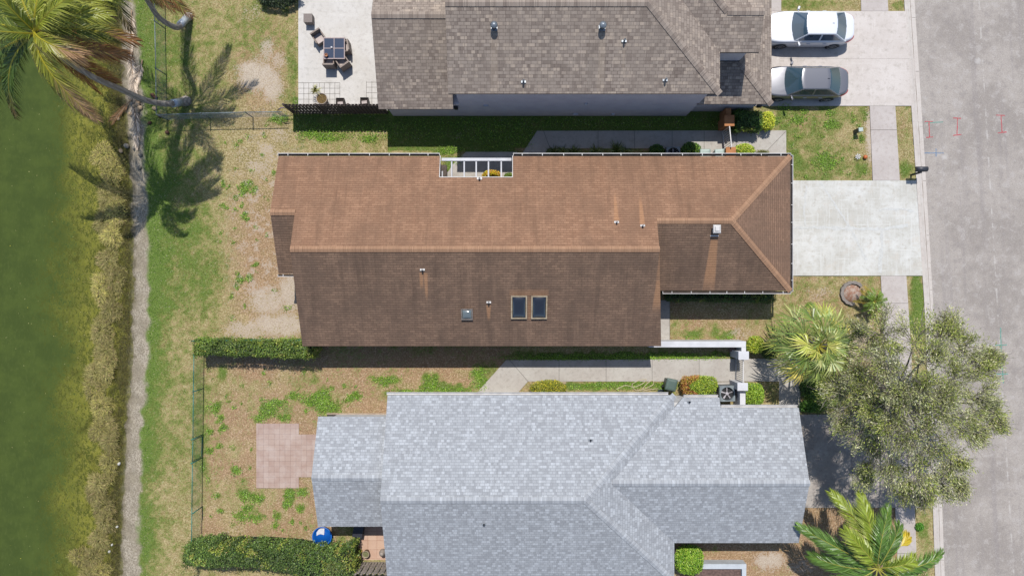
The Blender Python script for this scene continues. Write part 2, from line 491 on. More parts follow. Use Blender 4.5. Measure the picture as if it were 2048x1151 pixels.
def ground_material():
    m = NT("lawn_ground")
    p = m.pos()
    a = m.attr("Cov").outputs[0]; sep = m.n("ShaderNodeSeparateColor"); m.l(a, sep.inputs[0])
    b = m.attr("Bank").outputs[0]; sb = m.n("ShaderNodeSeparateColor"); m.l(b, sb.inputs[0])
    fine = m.noise(p, 11, 3, .75); mid = m.noise(p, 4.5, 4, .65); big = m.noise(p, .9, 4, .6); vf = m.noise(p, 24, 2, .75)
    amp = m.math('MULTIPLY_ADD', m.math('SUBTRACT', fine, .5), 2.6, m.math('MULTIPLY', m.math('SUBTRACT', vf, .5), 1.8))
    straw = m.mix(m.step(big, .35, .65), K(182,160,116), K(156,140,92))
    straw = m.mix(m.step(fine, .46, .57), straw, K(208,190,146))
    straw = m.mix(m.step(vf, .5, .6, 0, .75), straw, K(104,98,54))
    soil = m.mix(m.step(mid, .35, .65), K(186,148,118), K(166,132,102))
    soil = m.mix(m.step(fine, .5, .6, 0, .85), soil, K(214,184,150))
    soil = m.mix(m.step(vf, .5, .6, 0, .7), soil, K(112,90,66))
    olive = m.mix(m.step(fine, .45, .56), K(98,112,48), K(156,156,92))
    green = m.mix(m.step(vf, .45, .57), K(76,104,38), K(130,152,70))
    green = m.mix(m.step(mid, .4, .6, 0, .6), green, K(112,134,62))
    sand = m.mix(m.step(fine, .44, .58), K(216,202,184), K(190,172,152))
    sand = m.mix(m.step(vf, .55, .75, 0, .5), sand, K(150,128,104))
    col = straw
    col = m.mix(m.step(m.math('ADD', sep.outputs[1], m.math('MULTIPLY', amp, .55)), .38, .68, 0, .85), col, soil)
    gv = m.math('ADD', sep.outputs[0], m.math('MULTIPLY', amp, .55))
    col = m.mix(m.step(gv, .30, .50), col, olive)
    col = m.mix(m.step(gv, .60, .80), col, green)
    sv = m.math('ADD', sep.outputs[2], m.math('MULTIPLY', amp, .95))
    col = m.mix(m.step(sv, .36, .50, 0, .95), col, sand)
    gravel = m.mix(m.step(big, .4, .6), K(196,184,164), K(172,160,138))
    gravel = m.mix(m.step(fine, .42, .6), gravel, K(150,138,120))
    gravel = m.mix(m.step(vf, .56, .68, 0, .8), gravel, K(112,102,84))
    v = m.n("ShaderNodeTexVoronoi"); v.inputs['Scale'].default_value = 11; m.l(p, v.inputs['Vector'])
    gravel = m.mix(m.step(v.outputs[0], .12, .05), gravel, K(216,206,190))
    gravel = m.mix(m.step(mid, .58, .72, 0, .5), gravel, K(96,90,70))
    col = m.mix(sb.outputs[0], col, gravel)
    wetc = m.mix(m.step(mid, .35, .65), K(92,84,48), K(60,56,34))
    col = m.mix(m.math('MULTIPLY', sb.outputs[1], .9), col, wetc)
    m.base(col); m.rough(.95); m.spec(.15)
    m.bump(m.math('ADD', m.math('MULTIPLY', fine, .7), m.math('MULTIPLY', vf, .5)), .55, .03)
    return m.m
ground = link("ground", me, ground_material())
tag(ground, "patchy dry lawn with green weeds, bare soil and sandy spots", kind='structure')

# ---- the lake
xs = axis(-31, -20.4, .10, 160); xs = xs[xs <= -20.2]; ys = axis(-17.5, 17.5, .12, 150)
X, Y = np.meshgrid(xs, ys)
dd = edge_x(Y, _wat, WZ) - X
nn = fbm(X*.5, Y*.5, 91); n2 = fbm(X*1.7, Y*1.7, 93)
me = gridmesh("lake_water", X, Y, np.full_like(X, WZ), {"Dep": np.stack([np.clip((dd + (nn-.5)*2.4 + (n2-.5)*1.3)/6.0, 0, 1), np.clip(dd/.6,0,1), nn], -1)})
def water_material():
    m = NT("lake_water")
    p = m.pos()
    a = m.attr("Dep").outputs[0]; s = m.n("ShaderNodeSeparateColor"); m.l(a, s.inputs[0])
    warp = m.mapping(p, (1, .55, 1), (0, 0, .5))
    f = m.noise(warp, 5.5, 6, .72); g = m.noise(p, 1.1, 4, .6); ff = m.noise(warp, 22, 4, .7)
    deep = m.mix(m.step(g, .35, .7), K(74,88,42), K(84,98,46))
    deep = m.mix(m.step(m.noise(m.mapping(p, (1,.4,1)), 9, 3, .7), .5, .7, 0, .35), deep, K(96,108,56))
    weed = m.mix(m.step(f, .42, .58), K(86,92,36), K(136,134,54))
    weed = m.mix(m.step(ff, .48, .66, 0, .8), weed, K(158,150,84))
    weed = m.mix(m.step(g, .5, .75, 0, .6), weed, K(66,66,26))
    d = m.math('ADD', s.outputs[0], m.math('ADD', m.math('MULTIPLY', m.math('SUBTRACT', f, .5), 1.1), m.math('MULTIPLY', m.math('SUBTRACT', ff, .5), .7)))
    col = m.mix(m.step(d, .42, .78), weed, deep)
    m.base(col); m.rough(.2); m.spec(.2)
    m.b.inputs['IOR'].default_value = 1.33
    al = m.step(m.math('ADD', s.outputs[0], m.math('MULTIPLY', m.math('SUBTRACT', ff, .5), .3)), .0, .25, .35, 1.0)
    m.setv(m.b.inputs['Alpha'], al)
    m.bump(m.noise(p, 3.0, 3, .5), .04, .05)
    return m.m
water = link("lake_water", me, water_material())
tag(water, "murky green lake water with algae near the bank", kind='structure')

# ---- road, kerb, pavements, drives
def concrete(name, base, dark, light, scale=1.0, streak=None, warm=None):
    m = NT(name); p = m.pos()
    big = m.noise(p, .7*scale, 6, .65); mid = m.noise(p, 4*scale, 5, .7); fine = m.noise(p, 38, 3, .7)
    col = m.mix(m.step(big, .38, .66), base, light)
    col = m.mix(m.step(mid, .48, .72, 0, .7), col, dark)
    if warm: col = m.mix(m.step(m.noise(p, 1.5*scale, 4, .6), .52, .7, 0, .6), col, warm)
    if streak:
        w = m.noise(m.mapping(p, streak), 1.2, 5, .7)
        col = m.mix(m.step(w, .5, .68, 0, .75), col, light)
        w2 = m.noise(m.mapping(p, (streak[1], streak[0], 1), loc=(3,7,0)), 1.3, 5, .7)
        col = m.mix(m.step(w2, .55, .68, 0, .7), col, tuple(min(v*1.06, .82) for v in light[:3])+(1,))
    col = m.mix(m.step(fine, .45, .75, 0, .28), col, tuple(v*.55 for v in dark[:3])+(1,))
    sp = m.n("ShaderNodeTexVoronoi"); sp.inputs['Scale'].default_value = 3.0; m.l(p, sp.inputs['Vector'])
    col = m.mix(m.step(sp.outputs[0], .05, .02, 0, .5), col, tuple(v*.5 for v in dark[:3])+(1,))
    m.base(col); m.rough(.9); m.spec(.2); m.bump(fine, .25, .008)
    return m.m
JOINT = plain("paving_joint", K(96,88,78), K(70,62,52), .95, 6)
conc_walk = concrete("walk_concrete", K(196,188,178), K(172,164,154), K(206,200,190), 1.3)
conc_walk2 = concrete("side_walk_concrete", K(202,192,186), K(186,174,166), K(212,203,197), 1.2)
conc_new = concrete("new_drive_concrete", K(210,207,198), K(194,188,176), K(232,231,226), .9, streak=(6, .35, 1), warm=K(216,208,196))
conc_old = concrete("old_drive_concrete", K(218,208,200), K(188,180,170), K(228,219,212), .8, streak=(.4, 3, 1))
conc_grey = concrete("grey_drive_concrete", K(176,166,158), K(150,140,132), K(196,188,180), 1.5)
conc_patio = concrete("patio_concrete", K(222,216,208), K(194,189,182), K(230,225,219), 1.0, streak=(1, .5, 1))
conc_kerb = concrete("kerb_concrete", K(214,204,196), K(190,180,170), K(222,214,206), 1.0)

def slab(name, polys, z, mat, label, joints=(), thick=.12, jw=.018):
    mb = MB()
    for poly in polys:
        mb.prism([G(*q) for q in poly], z-thick, z)
    mb.cur = 1
    for (a, b) in joints:
        a = Vector((*G(*a), z+.001)); b = Vector((*G(*b), z+.001))
        n = Vector((-(b-a).y, (b-a).x, 0)).normalized()*jw/2
        mb.add([a-n, b-n, b+n, a+n], [(0,1,2,3)])
    o = mb.build(name, [mat, JOINT])
    return tag(o, label, kind='structure')

ZP = .035
slab("rear_patio", [[(597,-90),(775,-90),(775,226),(597,226)]], ZP, conc_patio, "pale concrete patio behind the taupe house",
     [((597,q),(680,q)) for q in (166,177,188,199,209)] + [((x,166),(x,214)) for x in (608,618,628,639,649,660,670,680)] +
     [((733,q),(775,q)) for q in (165,175,186,197)] + [((x,163),(x,214)) for x in (733,744,755)])
jl = [((1500+i*40, 22),(1500+i*40,212)) for i in ()]
slab("top_driveway", [[(1500,23),(1810.5,23),(1822.5,212),(1500,212)]], ZP, conc_old, "stained pale driveway under the two cars", [((1560,118),(1818,118))], jw=.006)
slab("entry_path", [[(1540,-60),(1562,-60),(1562,22.6),(1540,22.6)]], ZP, conc_walk2, "narrow path at the top edge")
slab("sidewalk", [[(1720,-70),(1772,-70),(1776,22.6),(1722,22.6)],
                  [(1739,212.4),(1790,212.4),(1799,360.6),(1745,360.6)],
                  [(1761,551.4),(1812,551.4),(1822,700),(1826,827.6),(1776,827.6),(1768,690)],
                  [(1790,1014.4),(1829,1014.4),(1837,1240),(1800,1240)]], ZP, conc_walk2, "public sidewalk crossing the driveways",
     [((1741,260),(1793,260)),((1764,606),(1816,606)),((1770,700),(1822,700)),((1795,1105),(1832,1105))])
slab("brown_house_driveway", [[(1540,361),(1831.5,361),(1844.5,551),(1540,551)]], ZP, conc_new, "freshly cleaned pale driveway of the brown house")
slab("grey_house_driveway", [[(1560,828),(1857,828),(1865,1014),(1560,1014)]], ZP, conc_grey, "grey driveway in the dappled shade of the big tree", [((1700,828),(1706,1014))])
slab("north_walkway", [[(1040,314),(1074,262),(1572,261),(1572,330),(1390,330),(1390,297),(1096,297),(1086,314)],
                       [(916,318),(932,304),(1034,304),(1038,320),(1030,376),(884,376),(890,350),(899,340),(906,328)]], ZP, conc_walk, "grey walkway between the taupe and brown houses",
     [((x,262),(x,297)) for x in (1196,1269,1344,1408,1472)]+[((1087,262),(1100,297)),((1408,297),(1408,314)),((1572,262),(1538,297)),((1538,297),(1520,316))])
slab("south_walkway", [[(940,800),(1012,719.5),(1475,717),(1475,762),(1056,762),(1022,800)],
                       [(1475,716.5),(1600,716.5),(1600,830),(1558,830),(1558,762),(1475,762)],
                       [(1310,600),(1339,600),(1339,682),(1310,682)]], ZP, conc_walk, "walkway leading to the gate between the brown and grey houses",
     [((1019,719),(1056,762)),((1118,719),(1118,762)),((1212,719),(1212,762)),((1304,718),(1304,762)),((1398,717),(1398,762)),((1339.5,600),(1339.5,682))])

def paver(name, c1, c2, c3, size, joint):
    m = NT(name); p = m.pos()
    b = m.n("ShaderNodeTexBrick"); m.l(p, b.inputs['Vector'])
    b.offset = 0.0
    b.inputs['Color1'].default_value = c1; b.inputs['Color2'].default_value = c2; b.inputs['Mortar'].default_value = joint
    b.inputs['Scale'].default_value = 1; b.inputs['Brick Width'].default_value = size; b.inputs['Row Height'].default_value = size
    b.inputs['Mortar Size'].default_value = .008; b.inputs['Mortar Smooth'].default_value = .2
    n = m.noise(p, 1.4, 5, .65); f = m.noise(p, 9, 4, .7)
    col = m.mix(m.step(n, .35, .75, 0, .55), b.outputs[0], c3)
    col = m.mix(m.step(f, .55, .75, 0, .5), col, tuple(v*.7 for v in c1[:3])+(1,))
    m.base(col); m.rough(.9); m.spec(.2)
    return m.m
slab("paver_patio", [[(513,846),(598,846),(598,868),(640,868),(640,953),(598,953),(598,975),(513,975)]], .03,
     paver("pink_paver", K(196,172,158), K(184,156,142), K(214,198,188), .30, K(150,124,114)), "faded pink square pavers on the rear lawn")
slab("tile_patio", [[(712,1030),(785,1030),(785,1118),(712,1118)]], .03,
     paver("terracotta_tile", K(206,168,146), K(220,186,160), K(226,196,176), .50, K(150,96,72)), "pale terracotta tiles under the grey roof corner")

# kerb: gutter profile swept along the road edge
kys = np.arange(-24, 24.01, .25)
prof = [(0.0, -.16), (0.0, .02), (.14, .022), (.30, -.055), (.44, -.085), (1.0, -.088), (1.0, -.2)]
vs = []; fs = []
for y in kys:
    a = curb_x(y, _curb); b = curb_x(y, _road)
    for t, z in prof:
        xx = a + (b-a)*t if t == 1.0 else a + t
        vs.append((xx, y, z))
n = len(prof)
for i in range(len(kys)-1):
    for k in range(n-1):
        fs.append((i*n+k, i*n+k+1, (i+1)*n+k+1, (i+1)*n+k))
mb = MB(); mb.add(vs, fs)
mb.cur = 1
for pyj in (-30, 34, 142, 252, 361, 470, 579, 690, 800, 910, 1015, 1120):
    y = (CY-pyj)/36
    a, b = curb_x(y, _curb), curb_x(y, _road)
    mb.box(a+.01, y-.008, -.12, b-.01, y+.008, -.0835)
# dark dirt line lying in the gutter
mb.cur = 2
for y in np.arange(-20, 20, .25):
    a = curb_x(y, _curb); a2 = curb_x(y+.25, _curb); w = .012+.03*vnoise(np.array([y*1.3]), np.array([.5]), 4)[0]
    mb.add([(a+.36-w, y, -.0665), (a+.36+w, y, -.0705), (a2+.36+w, y+.25, -.0705), (a2+.36-w, y+.25, -.0665)], [(0,1,2,3)])
tag(mb.build("kerb", [conc_kerb, JOINT, plain("gutter_dirt", K(168,156,144), K(140,126,112), .95, 5)]), "pale concrete kerb and gutter along the road", kind='structure')

def asphalt():
    m = NT("asphalt"); p = m.pos()
    q = m.mapping(p, (1, 1, 1), (0, 0, math.radians(-3.0)))
    big = m.noise(q, .35, 5, .6); mid = m.noise(q, 2.2, 5, .7); fine = m.noise(p, 45, 3, .8)
    lon = m.noise(m.mapping(q, (1.8, .05, 1)), 1.0, 3, .6)
    col = m.mix(m.step(big, .4, .6), K(170,161,153), K(190,181,172))
    col = m.mix(m.step(lon, .5, .68, 0, .5), col, K(158,150,148))
    col = m.mix(m.step(mid, .52, .64, 0, .6), col, K(202,195,189))
    col = m.mix(m.step(mid, .46, .36, 0, .5), col, K(158,150,146))
    gr = m.noise(p, 17, 3, .8)
    col = m.mix(m.step(gr, .5, .66, 0, .4), col, K(146,138,133))
    col = m.mix(m.step(gr, .48, .36, 0, .35), col, K(206,199,193))
    col = m.mix(m.step(fine, .42, .62, 0, .30), col, K(120,112,108))
    v = m.n("ShaderNodeTexVoronoi"); v.inputs['Scale'].default_value = 9; m.l(p, v.inputs['Vector'])
    col = m.mix(m.step(v.outputs[0], .14, .05, 0, .55), col, K(226,220,214))
    v2 = m.n("ShaderNodeTexVoronoi"); v2.inputs['Scale'].default_value = .42; m.l(m.mapping(p, (1,1,1), loc=(2.1, 5.3, 0)), v2.inputs['Vector'])
    col = m.mix(m.step(m.math('ADD', v2.outputs[0], m.math('MULTIPLY', m.math('SUBTRACT', mid, .5), .3)), .10, .02, 0, .7), col, K(208,203,198))
    # thin pale seam running along the road
    sx = m.n("ShaderNodeSeparateXYZ"); m.l(p, sx.inputs[0])
    seam = m.math('ABSOLUTE', m.math('SUBTRACT', m.math('MULTIPLY_ADD', sx.outputs[1], .0605, sx.outputs[0]), 26.98))
    sw = m.math('MULTIPLY_ADD', m.noise(m.mapping(p, (0,1,0)), 3.2, 4, .7), .16, -.05)
    col = m.mix(m.math('MULTIPLY', m.step(m.math('SUBTRACT', seam, sw), .03, -.01), m.step(m.noise(m.mapping(p, (0,1,0)), 1.1, 3, .7), .46, .58, 0, .5)), col, K(214,209,203))
    m.base(col); m.rough(.92); m.spec(.2); m.bump(fine, .35, .01)
    return m.m
rx = []
for y in np.arange(-150, 150.1, 1.0):
    rx.append((curb_x(y, _road) - .02, y))
vs = [(a, y, RZ) for a, y in rx] + [(a+12.5, y, RZ) for a, y in rx]
fs = [(i, i+len(rx), i+len(rx)+1, i+1) for i in range(len(rx)-1)]
mb = MB(); mb.add(vs, fs)
tag(mb.build("road", asphalt()), "sun bleached grey asphalt road", kind='structure')

# hairline cracks, oil drips and tyre scuffs that lie on the paving
def crack(name, surf, pts, z, w, mat, label):
    rc = random.Random(len(pts)*7+int(pts[0][0]))
    mb = MB(); P3 = []
    for i in range(len(pts)-1):
        a, b = G(*pts[i]), G(*pts[i+1]); L = math.hypot(b[0]-a[0], b[1]-a[1]); n = max(2, int(L/.18))
        for j in range(n):
            t_ = j/n; P3.append((a[0]+(b[0]-a[0])*t_+rc.uniform(-.04,.04), a[1]+(b[1]-a[1])*t_+rc.uniform(-.04,.04)))
    P3.append(G(*pts[-1])); vs = []
    for i, (x_, y_) in enumerate(P3):
        a = P3[max(i-1,0)]; b = P3[min(i+1,len(P3)-1)]; dx, dy = b[0]-a[0], b[1]-a[1]; l_ = math.hypot(dx,dy)+1e-6
        ww = w*rc.uniform(.3,1)/2; vs += [(x_-dy/l_*ww, y_+dx/l_*ww, z), (x_+dy/l_*ww, y_-dx/l_*ww, z)]
    mb.add(vs, [(2*i,2*i+1,2*i+3,2*i+2) for i in range(len(P3)-1)])
    tag(mb.build(name, mat), label, kind='structure')
dk = plain("crack_dirt", K(120,112,106), K(96,90,84), .95, 8)
sc = plain("pale_patch_streak", K(228,228,224), K(214,213,208), .9, 8)
crack("driveway_streak", 0, [(1640,362),(1662,398),(1690,440),(1712,480),(1732,520)], ZP+.005, .20, sc, "pale diagonal streak on the clean driveway")
crack("driveway_streak", 0, [(1586,456),(1640,454),(1700,457),(1760,458),(1815,450)], ZP+.006, .24, sc, "pale streak across the clean driveway")
crack("driveway_streak", 0, [(1758,420),(1770,417),(1800,418),(1826,421)], ZP+.007, .18, sc, "short pale streak near the kerb end of the clean driveway")
crack("driveway_streak", 0, [(1764,458),(1762,500),(1758,545)], ZP+.008, .24, sc, "pale streak running down the clean driveway")
crack("driveway_streak", 0, [(1612,372),(1608,420),(1610,452)], ZP+.009, .16, sc, "pale streak near the garage on the clean driveway")
# painted utility marks on the road
def paint(name, strokes, mat, label, w=.05):
    mb = MB()
    k = 0
    for a, b in strokes:
        a = P(*a, RZ); b = P(*b, RZ)
        d = (b-a); L = d.length; d.normalize(); n = Vector((-d.y, d.x, 0))
        N = max(3, int(L/.06)); z = RZ+.004+.0006*k; k += 1
        vs = []; fs = []
        for i in range(N+1):
            q = a + d*L*i/N; ww = w/2*(.75+.5*R.random())
            o = n*(R.random()-.5)*.015
            vs += [(q.x-n.x*ww+o.x, q.y-n.y*ww+o.y, z), (q.x+n.x*ww+o.x, q.y+n.y*ww+o.y, z)]
        fs = [(2*i, 2*i+1, 2*i+3, 2*i+2) for i in range(N)]
        mb.add(vs, fs)
    o = mb.build(name, mat)
    return tag(o, label, 'road marking', 'utility marks sprayed on the road')
def worn(name, c):
    m = NT(name); p = m.pos()
    f = m.noise(p, 30, 3, .8)
    m.base(c); m.rough(.9)
    m.setv(m.b.inputs['Alpha'], m.step(f, .38, .55, .25, .95))
    return m.m
red = worn("red_spray_paint", K(214,84,92)); teal = worn("green_spray_paint", K(116,178,162)); blu = worn("blue_spray_paint", K(120,152,186)); wht = worn("white_spray_paint", K(225,222,218))
paint("painted_mark", [((1849,243),(1866,243)),((1858,243),(1859,274)),((1852,275),(1866,274))], red, "red I shaped spray mark on the road nearest the kerb")
paint("painted_mark", [((1906,236),(1922,237)),((1915,237),(1914,270)),((1906,271),(1923,269))], red, "slightly leaning red I shaped spray mark, the middle of three")
paint("painted_mark", [((1992,230),(2010,231)),((2002,231),(2004,265)),((1996,266),(2013,264))], red, "red I shaped spray mark farthest from the kerb")
paint("painted_mark", [((1852,246),(1886,244))], teal, "thin green spray line beside the red marks")
paint("painted_mark", [((1845,306),(1887,306)),((1872,297),(1872,313))], blu, "blue cross shaped spray mark on the road edge")
paint("painted_mark", [((1990,690),(2014,689)),((2001,655),(2003,725))], teal, "long green cross mark on the road beside the tree", .06)
paint("painted_mark", [((1992,747),(2016,747)),((2003,722),(2007,766))], teal, "lower green cross mark on the road by the tree", .06)
paint("painted_mark", [((1930,688),(1990,689))], wht, "faint white spray line beside the green cross", .05)
# ================================================================ HOUSES
def shingle(name, c1, c2, shadow, stain, stain_amt, bw=.30, rh=.127, arch=False, streaks=(), clean=None, ridge_band=None, fleck=None):
    m = NT(name)
    uv = m.n("ShaderNodeUVMap"); uv.uv_map = "UV"
    b = m.n("ShaderNodeTexBrick"); m.l(uv.outputs[0], b.inputs['Vector'])
    b.offset = .5 if not arch else .37
    b.inputs['Color1'].default_value = c1; b.inputs['Color2'].default_value = c2; b.inputs['Mortar'].default_value = shadow if arch else tuple(c2[i]*.6+shadow[i]*.4 for i in range(3))+(1,)
    b.inputs['Scale'].default_value = 1; b.inputs['Brick Width'].default_value = bw; b.inputs['Row Height'].default_value = rh
    b.inputs['Mortar Size'].default_value = .011 if not arch else .009; b.inputs['Mortar Smooth'].default_value = .25
    b.inputs['Bias'].default_value = 0
    col = b.outputs[0]
    p = m.pos()
    if arch:
        b2 = m.n("ShaderNodeTexBrick"); m.l(m.mapping(uv.outputs[0], (1,1,1), loc=(.13, 0, 0)), b2.inputs['Vector'])
        b2.offset = .61; b2.squash = 1.6; b2.squash_frequency = 3
        b2.inputs['Color1'].default_value = (0,0,0,1); b2.inputs['Color2'].default_value = (1,1,1,1); b2.inputs['Mortar'].default_value = (.5,.5,.5,1)
        b2.inputs['Scale'].default_value = 1; b2.inputs['Brick Width'].default_value = bw*.62; b2.inputs['Row Height'].default_value = rh
        b2.inputs['Mortar Size'].default_value = 0.0; b2.inputs['Bias'].default_value = -.1
        bw_ = m.n("ShaderNodeRGBToBW"); m.l(b2.outputs[0], bw_.inputs[0])
        col = m.mix(m.step(bw_.outputs[0], .60, .85, 0, .8), col, fleck[0])
        col = m.mix(m.step(bw_.outputs[0], .25, .05, 0, .75), col, fleck[1])
        # re-draw the course shadow line over the tabs
        col = m.mix(m.math('MULTIPLY', b.outputs[1], .8), col, shadow)
    grain = m.noise(p, 60, 2, .6)
    big = m.noise(p, .55, 5, .6); mid = m.noise(m.mapping(uv.outputs[0], (1.2, .35, 1)), 1.6, 5, .7)
    col = m.mix(m.step(m.math('ADD', m.math('MULTIPLY', big, .6), m.math('MULTIPLY', mid, .4)), .36, .64, 0, stain_amt), col, stain)
    st2 = m.noise(m.mapping(uv.outputs[0], (1.6, .18, 1), loc=(5, 2, 0)), 1.5, 6, .7)
    col = m.mix(m.step(st2, .50, .68, 0, stain_amt*.6), col, tuple(v*.72 for v in stain[:3])+(1,))
    col = m.mix(m.step(st2, .46, .32, 0, stain_amt*.5), col, tuple(min(v*1.12, .8) for v in c1[:3])+(1,))
    sp = m.noise(p, 7, 5, .8)
    col = m.mix(m.step(sp, .56, .70, 0, .35*stain_amt+.08), col, tuple(v*.55 for v in stain[:3])+(1,))
    col = m.mix(m.step(grain, .4, .75, 0, .3), col, tuple(v*.6 for v in c2[:3])+(1,))
    sx = m.n("ShaderNodeSeparateXYZ"); m.l(p, sx.inputs[0])
    if clean:
        tint = m.mix(.55, clean, col, 'MIX')
        for (x0, y0, L, w0, w1, k) in streaks:
            # washed strip running L metres (sign = direction along Y) from y0
            t = m.math('DIVIDE', m.math('SUBTRACT', sx.outputs[1], y0), L)
            w = m.math('MULTIPLY_ADD', t, w1-w0, w0)
            ax = m.math('ABSOLUTE', m.math('SUBTRACT', sx.outputs[0], x0))
            e = m.math('ADD', m.math('SUBTRACT', ax, w), m.math('MULTIPLY', m.math('SUBTRACT', grain, .5), .10))
            a = m.step(e, .04, -.04)
            bb = m.math('MULTIPLY', m.step(t, .0, .02), m.step(t, 1.0, .55))
            col = m.mix(m.math('MULTIPLY', m.math('MULTIPLY', a, bb), k), col, tint)
    if not arch:
        # shadow line painted along the lower edge of every course
        su = m.n("ShaderNodeSeparateXYZ"); m.l(uv.outputs[0], su.inputs[0])
        fr = m.math('FRACT', m.math('DIVIDE', su.outputs[1], rh))
        wob = m.noise(m.mapping(uv.outputs[0], (3, 9, 1)), 1, 3, .7)
        col = m.mix(m.math('MULTIPLY', m.step(fr, .24, .06), m.step(wob, .38, .6, .35, .95)), col, shadow)
    m.base(col); m.rough(.92); m.spec(.18)
    m.bump(m.math('MULTIPLY_ADD', b.outputs[1], -.8, m.math('MULTIPLY', grain, .35)), .35, .012)
    return m.m

class Roof:
    """several slabs in one mesh, each with UVs running along the eave and up the slope"""
    def __init__(s): s.v = []; s.f = []; s.uv = []; s.mi = []
    def plane(s, pts, fn=None, th=.13, mi=0):
        P3 = [Vector((q[0], q[1], q[2] if len(q) > 2 else fn(q[0], q[1]))) for q in pts]
        n = Vector((0,0,0))
        for i in range(len(P3)):
            a, b = P3[i], P3[(i+1) % len(P3)]
            n += Vector(((a.y-b.y)*(a.z+b.z), (a.z-b.z)*(a.x+b.x), (a.x-b.x)*(a.y+b.y)))
        n.normalize()
        if n.z < 0: P3.reverse(); n = -n
        u = Vector((0,0,1)).cross(n)
        u = u.normalized() if u.length > 1e-4 else Vector((1,0,0))
        v = n.cross(u)
        k = len(P3); o = len(s.v)
        s.v += [tuple(q) for q in P3] + [(q.x, q.y, q.z-th) for q in P3]
        s.f.append(tuple(o+i for i in range(k))); s.uv.append([(q.dot(u), q.dot(v)) for q in P3]); s.mi.append(mi)
        s.f.append(tuple(o+k+i for i in range(k-1, -1, -1))); s.uv.append([(0,0)]*k); s.mi.append(1)
        for i in range(k):
            j = (i+1) % k
            s.f.append((o+i, o+k+i, o+k+j, o+j)); s.uv.append([(0,0)]*4); s.mi.append(1)
        return s
    def build(s, name, mats, parent):
        me = bpy.data.meshes.new(name)
        me.from_pydata(s.v, [], s.f)
        uvl = me.uv_layers.new(name="UV")
        flat = [c for f in s.uv for q in f for c in q]
        uvl.data.foreach_set('uv', flat)
        me.polygons.foreach_set('material_index', s.mi)
        me.update()
        return link(name, me, mats, parent)

def ridge_cap(parent, a, b, mats, w=.15, up=.03, slope=.41, name="ridge_cap", hip=False):
    """overlapping cap shingles laid along a ridge or hip from a to b"""
    a, b = Vector(a), Vector(b)
    d = b-a; L = d.length; d.normalize()
    side = Vector((-d.y, d.x, 0)).normalized()
    drop = slope*w*(.72 if hip else 1.0)
    n = max(1, int(L/.2)); st = L/n
    r = Roof()
    for i in range(n):
        p = a + d*(st*i); q = a + d*(st*(i+1)+.02)
        zt = up+.012; zl = up
        for sg in (1, -1):
            e = side*w*sg
            pts = [p+Vector((0,0,zl)), q+Vector((0,0,zt)), q+e+Vector((0,0,zt-drop)), p+e+Vector((0,0,zl-drop))]
            P3 = pts if sg < 0 else pts[::-1]
            o = len(r.v); r.v += [tuple(x) for x in P3]
            r.f.append((o,o+1,o+2,o+3)); uu = (i*7.31) % 13
            r.uv.append([(uu*.3+.02, .02), (uu*.3+.27, .02), (uu*.3+.27, .1), (uu*.3+.02, .1)]); r.mi.append(0)
        # front lip of this cap
        o = len(r.v)
        e1 = side*w
        r.v += [tuple(q+e1+Vector((0,0,zt-drop))), tuple(q+Vector((0,0,zt))), tuple(q-e1+Vector((0,0,zt-drop))),
                tuple(q-e1+Vector((0,0,zt-drop-.03))), tuple(q+Vector((0,0,zt-.03))), tuple(q+e1+Vector((0,0,zt-drop-.03)))]
        r.f.append((o,o+1,o+4,o+5)); r.f.append((o+1,o+2,o+3,o+4)); r.uv += [[(0,0)]*4]*2; r.mi += [1,1]
    return r.build(name, mats, parent)

def gutter(parent, a, b, out, mat, dark, every=1.1, w=.12):
    """open gutter with thin lips and hangers; out = horizontal unit vector away from the roof"""
    a, b = Vector(a), Vector(b); o = Vector(out); d = (b-a).normalized(); L = (b-a).length
    mb = MB()
    lip = a + o*w; lip2 = b + o*w
    mb.bar(lip, lip2, .028, .10)
    mb.cur = 1
    mb.bar(a+o*(w*.5)+Vector((0,0,-.06)), b+o*(w*.5)+Vector((0,0,-.06)), w, .01)
    mb.cur = 0
    n = int(L/every)
    for i in range(n+1):
        t = (i+.5+(R.random()-.5)*.15)*L/(n+1)
        q = a + d*t
        mb.bar(q+Vector((0,0,.052)), q+o*w+Vector((0,0,.052)), .03, .008)
    for q in (a, b): mb.bar(q+Vector((0,0,-.01)), q+o*(w+.014)+Vector((0,0,-.01)), .02, .10)
    return mb.build("gutter", [mat, dark], parent)

def vent_pipe(parent, px, py, fn, r=.05, h=.3, mat=None, flash=None, name="vent_pipe", cap=False, collar=None):
    # fn gives roof height; find the point under the pixel
    z = 3.5
    for _ in range(6):
        q = P(px, py, z); z = fn(q.x, q.y)
    q = P(px, py, z)
    mb = MB()
    mb.lathe(q.x, q.y, [(r, z-.05), (r, z+h), (r*.72, z+h), (r*.72, z+h-.12), (0, z+h-.12)], 14)
    o = mb.build(name, mat, parent, True)
    mb = MB()
    mb.obox((q.x, q.y, z+.03), (r*5.2 if not collar else collar, r*2.2 if not collar else collar, .03))
    mb.build("flashing", flash or mat, o)
    return o

white_metal = plain("white_painted_metal", K(232,228,224), K(206,202,198), .45, 2, spec=.5, amt=.1)
white_paint = plain("white_painted_wall", K(232,232,236), K(212,212,216), .8, 1.2, amt=.15, bump=.1)
gutter_shade = plain("shaded_gutter_bed", K(70,58,50), K(40,32,28), .9, 3)  # bed coloured dark to stand for the shade inside the trough
grey_metal = plain("galvanised_metal", K(170,178,186), K(120,128,136), .45, 5, metal=.5, spec=.6)
black_plastic = plain("black_plastic", K(34,34,38), K(22,22,26), .5, 6)
trim_brown = plain("brown_fascia", K(126,98,82), K(96,76,64), .8, 3)

